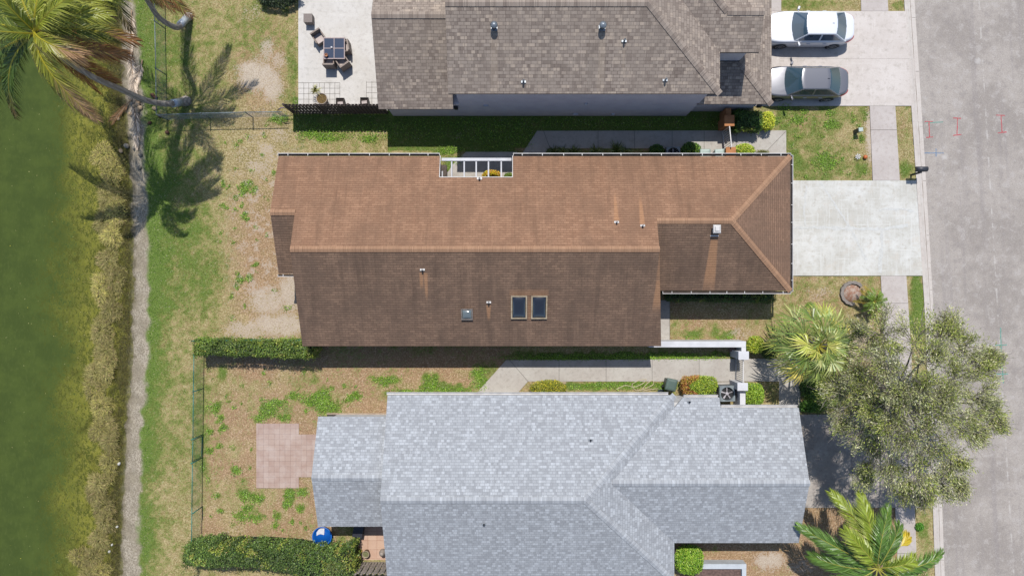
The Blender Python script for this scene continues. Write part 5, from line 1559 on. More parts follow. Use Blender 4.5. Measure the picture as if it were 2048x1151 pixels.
def bigtree():
    rng = np.random.default_rng(15)
    b = P(1752, 772, 0)
    t = thing("street_tree", "large spreading tree with wispy olive foliage overhanging the road", "tree", (b.x, b.y, 0))
    cen = P(1848, 815, 5.2)
    lobes = [(1738,690,4.6,34),(1760,665,5.3,55),(1830,668,5.6,60),(1888,668,5.4,45),(1945,690,5.0,42),(1968,735,4.9,34),(1718,748,4.6,30),(1768,722,6.4,46),(1858,722,7.1,52),(1915,750,6.2,55),
             (1960,800,5.4,48),(1985,825,4.8,28),(1700,800,5.0,50),(1742,812,6.0,40),(1810,800,6.9,50),(1870,820,7.2,58),(1925,850,5.9,52),(1960,870,4.9,24),(1730,860,5.4,52),(1740,910,4.9,44),(1800,880,6.7,55),
             (1860,900,6.4,55),(1908,920,5.4,42),(1780,945,5.3,45),(1840,960,5.2,48),(1890,975,4.6,38),(1668,785,4.0,32),(1725,950,4.2,24),(1815,985,4.2,24),(1905,648,5.2,26),(2002,850,4.6,16),(1990,715,4.8,20),(1712,660,4.4,20),(1680,850,4.6,22),(1925,975,4.4,20),(1850,1000,4.2,18),(1800,790,7.4,34),(1840,775,7.6,40),(1885,790,7.2,36),(1780,850,6.8,40),(1835,865,7.0,44),(1730,770,5.6,30)]
    limbs = MB(); V = []; Cc = []
    fork = [Vector((b.x+.1, b.y-.05, 1.5))]
    limbs.tube([(b.x,b.y,-.1),(b.x+.05,b.y,.8),tuple(fork[0])], [.26,.21,.2], 10)
    twigs = []
    for i, (a, b2, h, r) in enumerate(lobes):
        c = P(a, b2, h); rr = r*(CAMH-h)/FPX
        mid = fork[0].lerp(c, .5) + Vector((rng.normal()*.2, rng.normal()*.2, .45))
        q3 = fork[0].lerp(c, .8) + Vector((rng.normal()*.15, rng.normal()*.15, .05))
        limbs.tube([tuple(fork[0]), tuple(fork[0].lerp(mid, .5)+Vector((0,0,.1))), tuple(mid), tuple(q3), tuple(c)], [.075,.055,.04,.025,.012], 6)
        ncl = 22
        hz = Vector((c.x-b.x, c.y-b.y, 0)); hz = hz.normalized() if hz.length > .1 else Vector((1,0,0))
        for j in range(ncl):
            u = rng.normal(size=3); u /= np.linalg.norm(u); u[2] = abs(u[2])*.8-.25
            e = np.array(c) + u*rr*(.45+.7*rng.random())*np.array([1,1,.75])
            s = np.array(c)*.6 + np.array(q3)*.4 + u*rr*.1
            twigs.append((s, e))
            # spray of narrow leaves along the end of the twig, flowing outwards and down
            n = int((45 + 75*rng.random())*(1.5 if rng.random() < .58 else .38))
            tt = .45 + .6*rng.random(n)
            p = s + (e-s)*tt[:,None] + rng.normal(size=(n,3))*[.15,.15,.10]
            dd = unit((e-s)/np.linalg.norm(e-s) + np.array([hz.x,hz.y,0])*.25 + rng.normal(size=(n,3))*.55 + [0,0,-.15])
            L = .08+.09*rng.random(n)
            V.append(leafquads(p, dd, unit(rng.normal(size=(n,3))*.6+[0,0,1.0]), L, L*.24))
            pal = [(152,156,104),(178,178,132),(124,130,78),(210,206,172)] if rng.random() < .5 else [(138,150,72),(164,170,88),(110,120,56),(198,192,148)]
            Cc.append(np.clip(mixc(rng, n, pal, [3,2,2,1], .22)*(.78+.62*rng.random()), 0, .8))
    link("crown", fastmesh("crown", np.concatenate(V), 4, np.concatenate(Cc)), LEAFM, t)
    for s, e in twigs:
        m_ = (s+e)/2 + rng.normal(size=3)*.06
        limbs.tube([tuple(s), tuple(m_), tuple(e)], [.020,.014,.007], 3, cap=False)
        for _ in range(5):
            e2 = e + rng.normal(size=3)*.26; limbs.tube([tuple(m_), tuple(e2)], [.010,.005], 3, cap=False)
    limbs.build("trunk", plain("pale_grey_bark", K(184,174,162), K(130,120,110), .9, 6), t, True)
bigtree()
# low clump of dark leaves at the top edge
def top_clump():
    rng = np.random.default_rng(16)
    c = P(556, -8, .5)
    t = thing("shrub", "low clump of dark leaves just showing at the top edge by the patio", "shrub", (c.x, c.y, 0))
    n = 4500
    V = shell_leaves(rng, n, (c.x, c.y, .35), (1.15, .6, .45), 0, .3, 3, (.07,.13), .5)
    link("foliage", fastmesh("foliage", V, 4, mixc(rng, n, [(60,76,50),(40,56,36),(84,100,60)], [2,2,1])), LEAF, t)
    MB().tube([(c.x,c.y,-.1),(c.x,c.y,.3),(c.x+.1,c.y,.5)], [.05,.04,.02], 8).build("trunk", BARK, t, True)
top_clump()

# ================================================================ FENCES AND WALLS
def wiremesh(mb, a, b, h, step=.085, r=.0022):
    """woven wire between two ground points"""
    a = Vector(a); b = Vector(b); L = (b-a).length; d = (b-a)/L
    up = Vector((0,0,1)); n = Vector((-d.y, d.x, 0))
    for sg in (1, -1):
        k0 = -h if sg > 0 else 0
        s = k0
        while s < (L if sg > 0 else L+h):
            # line from (s,0) rising 45deg
            x0, z0, x1, z1 = (s, 0, s+h, h) if sg > 0 else (s, 0, s-h, h)
            lo = 0.0; hi = 1.0
            dx = x1-x0
            for bound in (0, L):
                tt = (bound-x0)/dx
                if (dx > 0 and bound == 0) or (dx < 0 and bound == L): lo = max(lo, tt)
                else: hi = min(hi, tt)
            if hi > lo:
                p = a + d*(x0+dx*lo) + up*(h*lo+.04); q = a + d*(x0+dx*hi) + up*(h*hi+.04)
                o = n*r; e = (q-p).normalized().cross(n)*r
                mb.add([p-o, p+o, q+o, q-o, p+e, q+e], [(0,1,2,3),(0,4,5,3),(1,4,5,2)])
            s += step
    return mb
def chain_fence(label, pts, h, mat, posts, group=None, skip=None, rail_r=.022):
    """pts ground (px,py) polyline; posts: list of ground px,py"""
    W = [Vector((*G(*p), 0)) for p in pts]
    t = thing("wire_fence", label, "fence", tuple(W[0]), group)
    for i in range(len(W)-1):
        MB().tube([W[i]+Vector((0,0,h)), W[i+1]+Vector((0,0,h))], rail_r, 8).build("top_rail", mat, t, True)
        wiremesh(MB(), W[i], W[i+1], h-.06).build("wire_mesh", mat, t)
    for p in posts:
        q = Vector((*G(*p), 0))
        mb = MB().tube([q+Vector((0,0,-.1)), q+Vector((0,0,h+.05))], .028, 8)
        mb.lathe(q.x, q.y, [(.034,h+.04),(.03,h+.08),(0,h+.10)], 8)
        mb.build("post", mat, t, True)
    return t
galv = plain("galvanised_wire", K(150,162,168), K(112,124,130), .5, 6, metal=.3)
green_vinyl = plain("green_vinyl_wire", K(60,146,132), K(40,112,100), .5, 6)
dark_post = plain("dark_fence_post", K(60,64,66), K(40,44,46), .6, 6)
chain_fence("grey chain link fence running up the lawn past the palm trunks", [(331,-80),(331,58),(333,150),(334,240)], 1.15, galv, [(331,-60),(331,58),(333,150)])
chain_fence("grey chain link fence between the palm base and the picket fence", [(336,240),(420,237),(506,235),(578,234)], 1.15, galv, [(336,240),(421,237),(506,235)])
chain_fence("green chain link fence above the gate at the left of the yard", [(408,704),(407,760),(406,866)], 1.2, green_vinyl, [(408,704),(407,776)])
chain_fence("green chain link fence below the gate at the left of the yard", [(405,916),(404,1000),(403,1085)], 1.2, green_vinyl, [(405,1012),(403,1083)])
chain_fence("green chain link fence behind the long clipped hedge", [(406,678),(500,677),(612,677)], 1.3, green_vinyl, [(406,678),(500,677),(610,677)])
# gate in the green fence
a = Vector((*G(406,868),0)); b = Vector((*G(405,914),0))
t = thing("yard_gate", "green wire gate in the left fence of the yard", "gate", tuple(a))
for q in (a, b): MB().tube([q, q+Vector((0,0,1.35))], .035, 10).build("gate_post", green_vinyl, t, True)
a2 = a.lerp(b, .06); b2_ = a.lerp(b, .94)
MB().tube([a2+Vector((0,0,.1)), a2+Vector((0,0,1.2)), b2_+Vector((0,0,1.2)), b2_+Vector((0,0,.1)), a2+Vector((0,0,.1))], .024, 8).build("gate_frame", green_vinyl, t, True)
wiremesh(MB(), a2, b2_, 1.1, .06).build("wire_mesh", green_vinyl, t)

# shadow box picket fence
wood_dark = plain("weathered_dark_wood", K(112,98,90), K(80,70,62), .9, 7, bump=.4, fine=25, amt=.5)
def picket():
    x0, y0 = G(588, 227); x1, _ = G(775, 227)
    t = thing("picket_fence", "weathered dark wooden picket fence below the concrete patio", "fence", (x0, y0, 0))
    n = 56; st = (x1-x0)/n
    for z in (.35, 1.0, 1.6):
        MB().box(x0, y0-.02, z, x1, y0+.02, z+.09).build("rail", wood_dark, t)
    for i in range(n):
        x = x0 + st*(i+.5); s = 1 if i % 2 else -1
        y = y0 + s*.035; hh = 1.80 + R.random()*.03; w = .070
        MB().prism([(x-w,y-.009),(x+w,y-.009),(x+w,y+.009),(x-w,y+.009)], .03, hh).build("picket", wood_dark, t)
    for px in (0, .33, .66, 1):
        x = x0+(x1-x0)*px; MB().box(x-.045, y0-.013, -.1, x+.045, y0+.013+.06, 1.86).build("post", wood_dark, t)
picket()
# grey wooden fence at the bottom by the terracotta tiles: raked boards
wood_grey = plain("sun_greyed_wood", K(190,178,166), K(150,138,128), .9, 6, bump=.4, fine=25, amt=.5)
def deck():
    x0, y0 = G(722, 1104+14); x1, y1 = G(786, 1146)
    t = thing("board_fence", "grey weathered board fence leaning below the terracotta tiles", "fence", (x0, y0, 0))
    n = 11
    for i in range(n):
        x = x0 + (x1-x0)*(i+.5)/n
        mb = MB(); w = .072
        # boards stand behind the pots
        p = Vector((x, y0-.12, .02)); q = Vector((x-.02, y0-.12+(i%2)*.08, 1.75))
        mb.bar(p, q, .02, w*2*.86); mb.build("board", wood_grey, t)
    for z in (.4, 1.3): MB().box(x0, y0-.16, z, x1, y0-.13, z+.09).build("rail", wood_grey, t)
deck()

# white garden wall, pillars, gate between brown and grey house
def zbox(name, label, cat, pxy0, pxy1, h, mat, cap=None, group=None, over=.0):
    """box whose TOP face shows between the two pixels"""
    a = P(*pxy0, h); b = P(*pxy1, h)
    t = thing(name, label, cat, ((a.x+b.x)/2, (a.y+b.y)/2, 0), group)
    MB().box(a.x+over, a.y-over, -.05, b.x-over, b.y+over, h-.07).build("body", mat, t)
    MB().box(a.x, a.y, h-.07, b.x, b.y, h).build("cap", cap or mat, t, bevel=.012)
    return t
a = P(1298, 682, 1.15); b = P(1492, 694, 1.15)
t = thing("garden_wall", "low white garden wall running from the brown house to the gate", "wall", (b.x, b.y, 0))
c2 = P(1483, 706, 1.15)
MB().box(a.x, a.y, -.05, b.x, b.y, 1.15).build("wall_run", white_paint, t, bevel=.01)
MB().box(c2.x, b.y-.004, -.05, b.x, c2.y, 1.147).build("return_run", white_paint, t)
zbox("gate_pillar", "white square gate pillar above the white gate", "pillar", (1477,702), (1498,719), 1.5, white_paint, over=.03, group="pillars of the white gate")
zbox("gate_pillar", "white square gate pillar below the white gate beside the fan unit", "pillar", (1475,765), (1496,781), 1.5, white_paint, over=.03, group="pillars of the white gate")
a = P(1480, 782, 1.15); b = P(1491, 815, 1.15)
t = thing("garden_wall", "short white wall between the lower gate pillar and the grey house", "wall", (b.x, b.y, 0))
MB().box(a.x, a.y, -.05, b.x, b.y, 1.15).build("wall_run", white_paint, t, bevel=.01)
def bargate(name, label, pa, pb, h, mat, nbar, r=.014):
    a, b = Vector(pa), Vector(pb)
    t = thing(name, label, "gate", tuple(a))
    for z in (.12, h): MB().bar(a+Vector((0,0,z)), b+Vector((0,0,z)), .05, .04).build("rail", mat, t)
    for i in range(nbar+1):
        q = a.lerp(b, i/nbar); MB().bar(q+Vector((0,0,.12)), q+Vector((0,0,h)), .022 if 0 < i < nbar else .04).build("bar", mat, t)
    return t
g0 = P(1486.5, 720, 1.3); g1 = P(1486, 764, 1.3)
bargate("bar_gate", "thin white metal gate between the two white pillars", (g0.x, g0.y, 0), (g1.x, g1.y, 0), 1.3, white_metal, 11)
# planter wall bottom
t0 = P(1391, 1127, .62); t1 = P(1493, 1137, .62)
t = thing("planter_wall", "white raised planter wall below the bright green shrub", "planter", (t0.x, t0.y, 0))
MB().box(t0.x, t0.y, 0, t1.x, t1.y, .62).build("front_run", plain("pale_blue_white_paint", K(214,220,226), K(198,204,210), .8, 2), t, bevel=.015)
t2 = P(1484, 1138, .62)
MB().box(t2.x, t1.y-.003, 0, t1.x-.01, t1.y-1.6, .617).build("side_run", bpy.data.materials["pale_blue_white_paint"], t)
MB().box(t0.x+.02, t1.y-.005, 0, t2.x-.002, t1.y-1.6, .42).build("soil", plain("planter_soil", K(130,104,96), K(96,76,70), .95, 9), t)

# orange pillars and white ladder like gate on the north walkway
orange = plain("orange_stucco", K(206,140,88), K(184,120,74), .85, 2.2, bump=.2)
orange_sh = orange
a = P(1449, 230, 1.3); b = P(1469, 252, 1.3)
t = thing("gate_pillar", "orange stucco pillar against the taupe house at the walkway gate", "pillar", ((a.x+b.x)/2, (a.y+b.y)/2, 0), "orange pillars of the walkway gate")
MB().box(a.x+.04, a.y-.04, -.05, b.x-.04, b.y+.04, 1.22).build("body", orange, t)
MB().box(a.x, a.y, 1.22, b.x, b.y, 1.3).build("cap", orange, t, bevel=.01)
MB().box(a.x+.13, a.y-.003, -.05, b.x-.13, a.y+.42, 1.12).build("wing_wall", orange, t)
a = P(1452, 294, 1.15); b = P(1472, 322, 1.15)
t = thing("gate_pillar", "bright orange stucco pillar beside the brown house gutter", "pillar", ((a.x+b.x)/2, (a.y+b.y)/2, 0), "orange pillars of the walkway gate")
MB().box(a.x+.03, a.y-.03, -.05, b.x-.03, b.y+.03, 1.08).build("body", orange, t)
MB().box(a.x, a.y, 1.08, b.x, b.y, 1.15).build("cap", orange, t, bevel=.01)
g0 = P(1459, 253, 1.3); g1 = P(1463, 294, 1.3)
bargate("bar_gate", "white metal bar gate standing across the north walkway", (g0.x, g0.y, 0), (g1.x, g1.y, 0), 1.3, white_metal, 9)

# white beams over the courtyard
t = thing("pergola", "white beams over the courtyard notch of the brown house", "pergola", (P(950,320,2.4).x, P(950,320,2.4).y, 0))
a = P(881, 322, 2.35); b = P(1024.5, 316, 2.35)
MB().box(a.x+.06, a.y, 2.25, b.x-.04, b.y, 2.40).build("beam", white_paint, t, bevel=.008)
for px in (903.5, 928.5, 952.5, 977, 1002.5):
    x = P(px, 335, 2.3).x
    MB().box(x-.035, 5.30, 2.21, x+.035, b.y-.02, 2.35).build("rafter", white_paint, t)
for px in (885,):
    x = P(px, 335, 2.1).x; MB().box(x-.03, 5.3, 2.1, x+.03, b.y-.65, 2.2).build("brace", white_paint, t)
t = thing("garden_bench", "small brown wooden bench in the left corner of the courtyard", "bench", (P(889,345,.4).x, P(889,345,.4).y, 0))
q = P(889, 347, .42)
MB().obox((q.x-.05,q.y,.42),(.35,.95,.05),0).build("seat", wood_dark, t)
MB().obox((q.x-.2,q.y,.62),(.05,.95,.4),0).build("backrest", wood_dark, t)
for sx_ in (-.17,.08):
    for sy_ in (-.42,.42): MB().obox((q.x+sx_,q.y+sy_,.22),(.05,.05,.40)).build("leg", wood_dark, t)

# ================================================================ OUTDOOR THINGS
def fan_unit(px, py, h, label, size=.78, grp=None, rz=0.03):
    q = P(px, py, h)
    cm = plain("grey_painted_steel", K(142,152,156), K(118,128,132), .5, 4, amt=.15)
    t = thing("air_conditioner", label, "air conditioner", (q.x, q.y, 0), grp)
    s = size/2
    mb = MB(); mb.obox((q.x,q.y,h*.5-.10),(size-.04,size-.04,h-.3),rz); mb.build("cabinet", plain("louvre_steel", K(104,112,116), K(80,88,92), .6, 6), t)
    # top ring plate with round opening
    mb = MB(); n = 32; vs = []; fs = []
    ro = s*.84
    for i in range(n):
        a = 2*math.pi*i/n; c_, s_ = math.cos(a), math.sin(a); m_ = max(abs(c_), abs(s_)); k_ = 1/m_*.96 + .0
        X_, Y_ = s*c_*k_, s*s_*k_
        if abs(c_*k_) > .9 and abs(s_*k_) > .9: X_ *= .97; Y_ *= .97
        ca, sa = math.cos(rz), math.sin(rz)
        vs += [(q.x+X_*ca-Y_*sa, q.y+X_*sa+Y_*ca, h), (q.x+ro*c_, q.y+ro*s_, h), (q.x+ro*c_*.98, q.y+ro*s_*.98, h-.16), (q.x+X_*ca-Y_*sa, q.y+X_*sa+Y_*ca, h-.08)]
    for i in range(n):
        j = (i+1) % n
        fs += [(4*i,4*j,4*j+1,4*i+1),(4*i+1,4*j+1,4*j+2,4*i+2),(4*j,4*i,4*i+3,4*j+3)]
    mb.add(vs, fs); mb.build("top_panel", cm, t)
    mb = MB(); ca, sa = math.cos(rz), math.sin(rz); e = s-.012
    for (ax_, ay_, bx_, by_) in ((-e,-e,e,-e),(e,-e,e,e),(e,e,-e,e),(-e,e,-e,-e)):
        mb.bar((q.x+ax_*ca-ay_*sa, q.y+ax_*sa+ay_*ca, h-.17), (q.x+bx_*ca-by_*sa, q.y+bx_*sa+by_*ca, h-.17), .02, .20)
    mb.build("side_panels", cm, t)
    MB().lathe(q.x, q.y, [(ro*.99,h-.20),(ro*.98,h-.155),(0,h-.155)], 24).build("fan_well", plain("fan_well_black", K(30,32,36), K(20,22,24), .7, 5), t)
    fan = MB()
    fan.lathe(q.x, q.y, [(.085,h-.15),(.085,h-.06),(.06,h-.05),(0,h-.05)], 16)
    for i in range(5):
        a = i*2*math.pi/5+.3
        r0, r1 = .07, ro*.88
        p = [(r0, a-.3, h-.11), (r1, a-.10, h-.12), (r1*1.0, a+.16, h-.08), (r0, a+.3, h-.08)]
        fan.add([(q.x+r*math.cos(b_), q.y+r*math.sin(b_), z) for r, b_, z in p], [(0,1,2,3)])
    fan.build("fan", plain("fan_blade_grey", K(206,200,204), K(180,176,180), .5, 6), t)
    g = MB()
    for r in (.24,.36):
        if r*size/.78 < ro:
            r_ = r*size/.78; g.tube([(q.x+r_*math.cos(a), q.y+r_*math.sin(a), h+.012) for a in np.linspace(0, 2*math.pi, 33)], .003, 4, cap=False)
    for i in range(0):
        a = i*math.pi/4; g.tube([(q.x+ro*math.cos(a),q.y+ro*math.sin(a),h+.012),(q.x-ro*math.cos(a),q.y-ro*math.sin(a),h+.012)], .004, 4)
    g.build("grille", plain("dark_wire", K(60,62,66), K(44,46,50), .5, 9, metal=.4), t)
    MB().obox((q.x,q.y,.02),(size+.2,size+.2,.08),rz).build("pad", conc_walk, t)
fan_unit(1455, 787, .85, "grey air conditioner with round fan between red shrub and white wall", .86)
fan_unit(1347, 307, .75, "grey air conditioner half hidden under the north gutter between two shrubs", .78)

def bin_(px, py, h, w, d, rz, label, colr, wheels=True, grp=None, lidcol=None):
    q = P(px, py, h)
    t = thing("wheelie_bin", label, "bin", (q.x, q.y, 0), grp)
    body = plain("bin_plastic_%d" % int(colr[0]), K(*colr), K(colr[0]*.85,colr[1]*.85,colr[2]*.85), .5, 3, amt=.1)
    lid = plain("bin_lid_%d" % int((lidcol or colr)[0]), K(*(lidcol or colr)), K(*[v*.92 for v in (lidcol or colr)]), .42, 3, amt=.1)
    ca, sa = math.cos(rz), math.sin(rz)
    mb = MB()
    vs = []
    for z, k_ in ((.05,.78),(h-.08,1.0)):
        for xx, yy in ((-w/2,-d/2),(w/2,-d/2),(w/2,d/2),(-w/2,d/2)):
            xx *= k_*.95; yy *= k_*.95; vs.append((q.x+xx*ca-yy*sa, q.y+xx*sa+yy*ca, z))
    mb.add(vs, [(0,3,2,1),(4,5,6,7),(0,1,5,4),(1,2,6,5),(2,3,7,6),(3,0,4,7)]); mb.build("body", body, t, bevel=.02)
    mb = MB(); vs = []
    for z, k_ in ((h-.08,1.04),(h-.03,1.04),(h+.0,.86),(h+.012,.6)):
        for xx, yy in ((-w/2,-d/2),(w/2,-d/2),(w/2,d/2),(-w/2,d/2)):
            xx *= k_; yy *= k_; vs.append((q.x+xx*ca-yy*sa, q.y+xx*sa+yy*ca, z))
    fs = [(0,3,2,1),(12,13,14,15)]
    for L_ in range(3): fs += [(4*L_+i, 4*L_+(i+1)%4, 4*L_+4+(i+1)%4, 4*L_+4+i) for i in range(4)]
    mb.add(vs, fs); mb.build("lid", lid, t, bevel=.025)
    f = lambda xx, yy: (q.x+xx*ca-yy*sa, q.y+xx*sa+yy*ca)
    a = f(-w*.38,-d*.56); b = f(w*.38,-d*.56)
    MB().tube([(a[0],a[1],h-.09),(b[0],b[1],h-.09)], .02, 8).build("handle", black_plastic, t, True)
    if wheels:
        for s in (-1, 1):
            c = f(s*w*.42, -d*.42)
            MB().tube([(c[0]-.03*ca,c[1]-.03*sa,.11),(c[0]+.03*ca,c[1]+.03*sa,.11)], .11, 14).build("wheel", black_plastic, t, True)
bin_(1343, 769, 1.0, .58, .62, -.22, "dark green wheeled bin turned askew on the grass beside the grey house", (92,112,102))
bin_(1411, 307, .85, .56, .50, .0, "left one of two pale green bins under the north gutter", (120,140,128), grp="pale green bins under the gutter", lidcol=(172,190,180))
bin_(1440, 307, .88, .52, .50, .05, "right one of two pale green bins beside the orange pillar, with a white lid corner", (120,140,128), grp="pale green bins under the gutter", lidcol=(182,198,190))

# round things
def pot(label, px, py, r, h, colr, soil=(96,76,52), square=False, name="plant_pot", cat="pot", rim=.03, closed=False, sides=20):
    q = P(px, py, h)
    t = thing(name, label, cat, (q.x, q.y, 0))
    m_ = plain("pot_%d_%d" % (colr[0], colr[2]), K(*colr), K(*[v*.86 for v in colr]), .75, 4)
    if closed:
        MB().lathe(q.x, q.y, [(r*.5,0),(r*.95,h*.35),(r,h*.6),(r*.8,h*.85),(r*.55,h*.93),(r*.62,h),(0,h)], 20).build("body", m_, t, True)
        return t
    if square:
        o = MB(); vs = []
        for rr, z in ((r*.8,0),(r,h),(r-rim,h),(r-rim,h-.08)):
            vs += [(q.x-rr,q.y-rr,z),(q.x+rr,q.y-rr,z),(q.x+rr,q.y+rr,z),(q.x-rr,q.y+rr,z)]
        fs = [(0,3,2,1)]
        for L_ in range(3): fs += [(4*L_+i, 4*L_+(i+1)%4, 4*L_+4+(i+1)%4, 4*L_+4+i) for i in range(4)]
        o.add(vs, fs); o.build("body", m_, t)
        MB().box(q.x-r+rim, q.y-r+rim, h-.16, q.x+r-rim, q.y+r-rim, h-.075).build("soil", plain("pot_soil_%d" % soil[0], K(*soil), K(*[v*.7 for v in soil]), .95, 14), t)
    else:
        MB().lathe(q.x, q.y, [(r*.7,0),(r*.96,h*.9),(r,h*.9),(r,h),(r-rim,h),(r-rim,h-.08)], 24).build("body", m_, t, True)
        MB().lathe(q.x, q.y, [(r-rim-.002,h-.12),(r-rim-.002,h-.07),(0,h-.06)], 20).build("soil", plain("pot_soil_%d" % soil[0], K(*soil), K(*[v*.7 for v in soil]), .95, 14), t)
    return t
pot("large cream round pot with a withered plant by the picket fence", 643, 197, .31, .55, (206,190,176), (130,106,60))
q = P(636, 190, .6)
spiky("withered straggly plant leaning out of the cream pot", 637, 186, .36, .4, [(150,150,80),(110,104,60),(176,170,110)], 60, 71, None, "potted_plant", .03)
o = bpy.data.objects["potted_plant"]; o.location.z = .5; o.location.x += .0
pot("square dark brown planter by the picket fence, left of two", 680, 204, .23, .45, (72,60,52), (60,50,46), True, name="square_planter", cat="planter")
pot("square dark planter by the picket fence, right of two, near the house", 728.5, 203, .23, .45, (66,60,54), (60,50,46), True, name="square_planter", cat="planter")
m_pale = plain("pale_pumice", K(220,206,200), K(190,176,168), .9, 12)
for (a, b2, lb) in ((681, 207, "pale pinkish stone lying in the left square planter"), (729, 205, "pale pinkish stone lying in the right square planter")):
    q = P(a, b2, .42); o = MB().obox((q.x,q.y,.44),(.30,.17,.10),.1).build("stone", m_pale, bevel=.03); tag(o, lb, "stone")
pot("round concrete bowl planter on the terracotta tiles", 731, 1108, .20, .42, (186,170,146), (140,140,96))
pot("beige lidded urn standing beside the grey house corner", 763, 1108, .18, .62, (184,170,158), closed=True, name="urn", cat="urn")
pot("dark blue green shallow pot against the grey house below the wheeled bin", 1322, 786, .22, .25, (60,78,88), (50,60,66))
# toy
q = P(717, 1108, .2)
t = thing("toy_scooter", "small green and yellow plastic toy on the terracotta tiles", "toy", (q.x, q.y, 0))
MB().obox((q.x-.02,q.y-.02,.16),(.15,.15,.16),.2).build("body", plain("toy_green", K(70,180,120), K(60,160,106), .4, 3), t, bevel=.03)
MB().obox((q.x+.07,q.y+.14,.12),(.24,.09,.12),.25).build("handlebar", plain("toy_yellow", K(236,190,60), K(220,170,50), .4, 3), t, bevel=.03)
for s in (-.09,.09): MB().tube([(q.x+s-.015,q.y-.05,.05),(q.x+s+.015,q.y-.05,.05)], .05, 12).build("wheel", black_plastic, t, True)
spiky("small leafy potted sprig on the tiles beside the toy", 711, 1090, .22, .3, [(130,140,90),(96,110,66)], 40, 72, None, "sprig", .03)

# blue tub
q = P(644, 1072.5, .32)
t = thing("paddling_pool", "round bright blue plastic paddling tub beside the hedge", "tub", (q.x, q.y, 0))
blue = plain("blue_plastic", K(30,112,208), K(24,100,192), .35, 2.5, amt=.1)
MB().lathe(q.x, q.y, [(.46,0),(.52,.30),(.545,.31),(.545,.33),(.50,.335),(.48,.31),(.44,.06),(0,.06)], 36).build("shell", blue, t, True)
m = NT("pool_water"); m.base(K(22,96,186)); m.rough(.12); m.spec(.4); m.bump(m.noise(m.obj(), 14, 3), .15, .01)
MB().lathe(q.x, q.y, [(.462,.12),(.462,.20),(0,.20)], 32).build("water", m.m, t, True)
paper = plain("white_sheet", K(236,234,238), K(220,220,226), .8, 6, amt=.1)
o = MB().add([(q.x-.30,q.y+.08,.225),(q.x-.10,q.y+.13,.245),(q.x+.07,q.y+.10,.23),(q.x+.11,q.y+.44,.262),(q.x-.10,q.y+.43,.275),(q.x-.27,q.y+.28,.24)], [(0,1,4,5),(1,2,3,4)]) or None
mb = MB(); N8 = [(-.32,.02),(-.22,.09),(-.10,.12),(.09,.07),(.11,.43),(-.10,.44),(-.22,.36),(-.33,.20)]
mb.prism([(q.x+a_, q.y+b_) for a_, b_ in N8], .222, .236)
o = mb.build("paper_sheet", paper, bevel=.004); tag(o, "crumpled white sheet floating in the blue tub", "sheet")

# patio furniture
wick = plain("brown_grey_wicker", K(176,160,148), K(146,130,120), .85, 30, bump=.3, fine=50, amt=.35)
cush = plain("cream_cushion", K(222,206,198), K(204,188,180), .9, 6, amt=.12)
def chair_parts(t):
    """faces -Y; local coordinates"""
    MB().box(-.30,-.28,.06,.30,.28,.36).build("seat_base", wick, t, bevel=.012)
    MB().box(-.235,-.30,.362,.235,.20,.43).build("cushion", cush, t, bevel=.03)
    MB().box(-.30,.20,.365,.30,.29,.82).build("backrest", wick, t, bevel=.012)
    for s in (-1, 1):
        MB().box(s*.24,-.28,.365,s*.305,.197,.62).build("armrest", wick, t, bevel=.012)
        for y_ in (-.25,.25): MB().box(s*.28-.02,y_-.02,0,s*.28+.02,y_+.02,.07).build("leg", wick, t)
first = None
for px, py, rz, lb in ((638,75, math.radians(33), "wicker armchair turned outwards at the upper left of the patio table"),
                       (659,124, math.radians(180), "wicker armchair pushed in under the lower left of the patio table"),
                       (687,126, math.radians(-145), "wicker armchair angled at the lower right corner of the patio table"),
                       (690,95, math.radians(-82), "wicker armchair half hidden at the right side of the patio table")):
    q = P(px, py, .45)
    if first is None:
        t = thing("wicker_chair", lb, "chair", (0,0,0), "wicker chairs round the patio table"); chair_parts(t); first = t
    else: t = copytree(first); t['label'] = lb
    t.location = (q.x, q.y, ZP); t.rotation_euler = (0,0,rz)
q = P(668.5, 97, .74)
t = thing("patio_table", "square patio table with four dark glass panes", "table", (q.x, q.y, ZP))
S = .585
glass = NT("dark_table_glass"); glass.base(K(58,70,92)); glass.rough(.12); glass.spec(.6); glass = glass.m
fmat = plain("rosy_wicker_frame", K(196,176,172), K(170,150,146), .7, 20, amt=.3)
mb = MB(); z0, z1 = ZP+.68, ZP+.74
mb.box(q.x-S,q.y-S,z0,q.x-S+.05,q.y+S,z1); mb.box(q.x+S-.05,q.y-S,z0,q.x+S,q.y+S,z1)
mb.box(q.x-S+.05,q.y-S,z0,q.x+S-.05,q.y-S+.05,z1); mb.box(q.x-S+.05,q.y+S-.05,z0,q.x+S-.05,q.y+S,z1)
mb.box(q.x-.02,q.y-S+.05,z0,q.x+.02,q.y+S-.05,z1); mb.box(q.x-S+.05,q.y-.02,z0+.001,q.x-.02,q.y+.02,z1-.001); mb.box(q.x+.02,q.y-.02,z0+.001,q.x+S-.05,q.y+.02,z1-.001)
mb.build("frame", fmat, t)
for sx_ in (-1,1):
    for sy_ in (-1,1):
        a_, b_ = sorted((sx_*.022, sx_*(S-.052))); c_, d_2 = sorted((sy_*.022, sy_*(S-.052)))
        MB().box(q.x+a_,q.y+c_,z0+.04,q.x+b_,q.y+d_2,z1-.008).build("glass_pane", glass, t)
        MB().box(q.x+sx_*(S-.04)-.035,q.y+sy_*(S-.04)-.035,ZP,q.x+sx_*(S-.04)+.035,q.y+sy_*(S-.04)+.035,z0).build("leg", wick, t)
q2 = P(653, 111, .82)
t = thing("clay_pot", "small terracotta pot at the lower left corner of the patio table", "pot", (q2.x,q2.y,z1))
